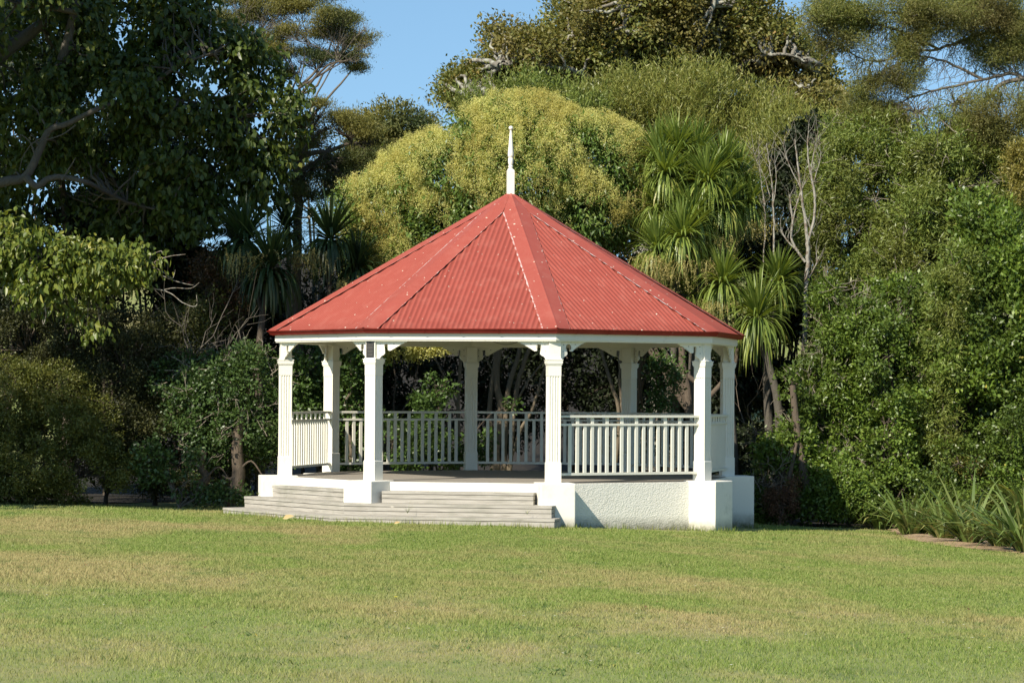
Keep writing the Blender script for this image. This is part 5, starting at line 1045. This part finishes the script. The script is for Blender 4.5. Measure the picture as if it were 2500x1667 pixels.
shrub('fern', 'small golden fern frond showing above the flax at right', [(2375, 1140, 45, 20, 0, .2)], 3.2, 'gold', 16, 20, 3, (.05, .015), .12, base=2375, cat='fern')

# ---- lawn blades, leaves and daisies
def lawn_blades(n):
    d = np.sqrt(rng.random(n)*(49.0**2-15.0**2)+15.0**2); d = d*(1-0.28*rng.random(n)*(d/49)); y = CAM[1]+d; x = (rng.random(n)-.5)*2*(d*(1250/F)+3.2)
    hyp = np.hypot(x, y); ok = (hyp > 3.85) & (y < 3.0)
    m_ = ghit(2085, 1284); bedy = np.interp(x, edge[:, 0], edge[:, 1], left=99, right=edge[-1, 1]); ok &= ~((x > edge[0, 0]-.05) & (y > bedy-.10+.05*np.sin(x*9)))
    t_ = np.array([OUT(AZ(1)+R_(22.5)), OUT(AZ(2)+R_(22.5))]); s = np.array([TAN(AZ(1)+R_(22.5)), TAN(AZ(2)+R_(22.5))])
    for k in range(2): ok &= ~((x*t_[k][0]+y*t_[k][1] < 4.07) & (x*t_[k][0]+y*t_[k][1] > 0) & (abs(x*s[k][0]+y*s[k][1]) < 1.55+.2*0))
    x = x[ok]; y = y[ok]; d = d[ok]; n = len(x); z = ground(x, y)
    tuft = np.clip(np.sin(x*1.7+np.sin(y*2.3)*2)*np.sin(y*1.3+x*.6)+.2*rng.normal(size=n), 0, 1)
    h = rng.uniform(.008, .026, n)*(1+.7*tuft)*(1+.012*(d-15)); w = .0028+.00016*(d-15); a = rng.random(n)*6.283; le = rng.uniform(.1, 1.0, n)*h
    b0 = np.stack([x, y, z-.003], 1); s_ = np.stack([np.cos(a), np.sin(a)*.5, np.zeros(n)], 1)*w[:, None]
    l2 = rng.random(n)*6.283; tip = b0+np.stack([np.cos(l2)*le, np.sin(l2)*le, h], 1)
    return np.stack([b0-s_, b0+s_, tip], 1)
q = lawn_blades(1500000); o = obj('lawn_grass', quads_mesh('lawn_grass', q.astype(np.float32)), M['blade'])
tag(o, 'short mown grass with dry straw-coloured patches covering the lawn', 'grass', kind='stuff')
LM['dry'] = leaf_mat('fallen_leaf', [(0, (0.30, 0.20, 0.08)), (1, (0.45, 0.38, 0.2))], .7, .2)
def fallen(px, py, L, W, label, grp='fallen leaves on the lawn'):
    p = ghit(px, py); P0 = np.array([[p[0], p[1], p[2]+.035]]); q = leaf_hex(P0, np.array([[.95, .1, .12]]), np.array([[0, -.5, .8]]), np.array([L]), np.array([W]), .2, -.15)
    o = obj('fallen_leaf', quads_mesh('fallen_leaf', q), LM['dry']); tag(o, label, 'leaf', grp)
fallen(690, 1272, .17, .11, 'large curled dry leaf on the grass in front of the left steps'); fallen(962, 1284, .09, .06, 'small yellow-brown leaf on the grass below the middle of the front step')
LM['petal'] = leaf_mat('white_petal', [(0, (.75, .75, .72)), (1, (.85, .85, .82))], .7, .2); LM['yel'] = leaf_mat('yellow_petal', [(0, (.7, .5, .03)), (1, (.8, .6, .04))], .7, .1)
qs = []
for _ in range(46):
    y = rng.uniform(-29, -9); x = rng.uniform(-.5, .5)*(y-CAM[1])*.34; p = np.array([x, y, float(ground(x, y))+.035]); m_ = 7; a = np.linspace(0, 6.283, m_, endpoint=False)
    qs.append(leaf_quads(np.repeat(p[None], m_, 0), np.stack([np.cos(a), np.sin(a), np.full(m_, .25)], 1), np.tile(UPV, (m_, 1)), np.full(m_, .011), np.full(m_, .007)))
o = obj('daisies', quads_mesh('daisies', np.concatenate(qs)), LM['petal']); tag(o, 'tiny white daisies scattered through the lawn', 'flowers', kind='stuff')
p = ghit(966, 1474); m_ = 12; a = np.linspace(0, 6.283, m_, endpoint=False)
o = obj('dandelion', quads_mesh('dandelion', leaf_quads(np.repeat((p+UPV*.05)[None], m_, 0), nrm(np.stack([np.cos(a), np.sin(a), np.full(m_, .5)], 1)), np.tile(UPV, (m_, 1)), np.full(m_, .018), np.full(m_, .01))), LM['yel']); tag(o, 'single yellow dandelion flower in the middle of the lawn', 'flower')
# plantain and coarse grass tufts standing a little above the mown blades, with bits of dead leaf
n0 = 620; d = np.sqrt(rng.random(n0)*(47.0**2-16.0**2)+16.0**2); yy = CAM[1]+d; xx = (rng.random(n0)-.5)*2*d*.185; ok = (np.hypot(xx, yy) > 4.6) & (yy < -1.5); ok &= (np.sin(xx*.9+2)+np.sin(yy*.8+xx*.5) > -.5); xx = xx[ok]; yy = yy[ok]
i = np.repeat(np.arange(len(xx)), 13); px_ = xx[i]+rng.normal(size=len(i))*.045; py_ = yy[i]+rng.normal(size=len(i))*.045; a = rng.random(len(i))*6.283
q = strap(np.stack([px_, py_, ground(px_, py_)], 1), nrm(np.stack([np.cos(a)*.8, np.sin(a)*.8, rng.uniform(.3, .9, len(i))], 1)), rng.uniform(.03, .085, len(i)), rng.uniform(.004, .011, len(i)), 4, rng.uniform(.5, 2.5, len(i)))
o = obj('lawn_weeds', quads_mesh('lawn_weeds', q), LM['glossy']); tag(o, 'darker weeds and coarse tufts growing in the lawn', 'weeds', kind='stuff')
n0 = 240; yy = rng.uniform(-27, -4.5, n0); xx = rng.uniform(-.5, .5, n0)*(yy-CAM[1])*.36; q = leaf_quads(np.stack([xx, yy, ground(xx, yy)+.022], 1), nrm(np.stack([rng.normal(size=n0), rng.normal(size=n0), rng.normal(size=n0)*.15], 1)), np.tile(UPV, (n0, 1)), rng.uniform(.02, .05, n0), rng.uniform(.01, .025, n0))
o = obj('lawn_debris', quads_mesh('lawn_debris', q), LM['litter']); tag(o, 'tiny brown leaf fragments scattered over the lawn', 'leaf litter', kind='stuff')
# weeds growing through the steps
for px, py, n_, L_, l in [(995, 1252, 14, .20, 'wispy grass tuft growing from the front steps left of centre'), (1287, 1255, 12, .13, 'wispy grass tuft growing from the front steps at right'), (630, 1208, 24, .07, 'small tuft of dry grass on the left end of the second step')]:
    y = {995: -3.72, 1287: -4.02, 630: -1.15}[px]; c = at(px, py, y); t = thing('grass_tuft', l, 'weed', tuple(c))
    a = rng.random(n_)*6.283; D = nrm(np.stack([np.cos(a)*.6, np.sin(a)*.25-.1, np.full(n_, .9)], 1)); q = strap(np.zeros((n_, 3)), D, L_*rng.uniform(.5, 1.1, n_), np.full(n_, .006), 4, rng.uniform(.5, 2, n_)); obj('blades', quads_mesh('blades', q), LM['flax'], t)
# taller grass along the foot of the masonry and of the steps
def fringe():
    P = []
    for k in (3, 4):
        for r_ in (1,):
            a0 = corner(k, 3.40); a1 = corner(k+1, 3.40); s = rng.random((260, 1)); P.append(a0*(1-s)+a1*s+OUT(AZ(k)+R_(22.5))*rng.uniform(.0, .08, (260, 1)))
    for k in (3, 4, 5):
        n = OUT(AZ(k)); t_ = TAN(AZ(k)); s = rng.uniform(-.26, .26, (110, 1)); P.append(n*(3.79)+t_*s+n*rng.uniform(0, .05, (110, 1))); s = rng.uniform(3.3, 3.8, (80, 1)); P.append(n*s+t_*(.26)); P.append(n*s-t_*.26)
    for k in (1, 2):
        n = OUT(AZ(k)+R_(22.5)); t_ = TAN(AZ(k)+R_(22.5)); s = rng.uniform(-1.6, 1.6, (420, 1)); P.append(n*4.09+t_*s+n*rng.uniform(0, .06, (420, 1)))
    P = np.concatenate(P); n = len(P); a = rng.random(n)*6.283; b0 = np.stack([P[:, 0], P[:, 1], ground(P[:, 0], P[:, 1])-.005], 1); h = rng.uniform(.03, .11, n); s_ = np.stack([np.cos(a), np.sin(a), 0*a], 1)*.005
    tip = b0+np.stack([rng.normal(size=n)*.02, rng.normal(size=n)*.02, h], 1); return np.stack([b0-s_, b0+s_, tip], 1)
o = obj('edge_grass', quads_mesh('edge_grass', fringe()), M['blade']); tag(o, 'longer unmown grass along the foot of the bandstand', 'grass', kind='stuff')
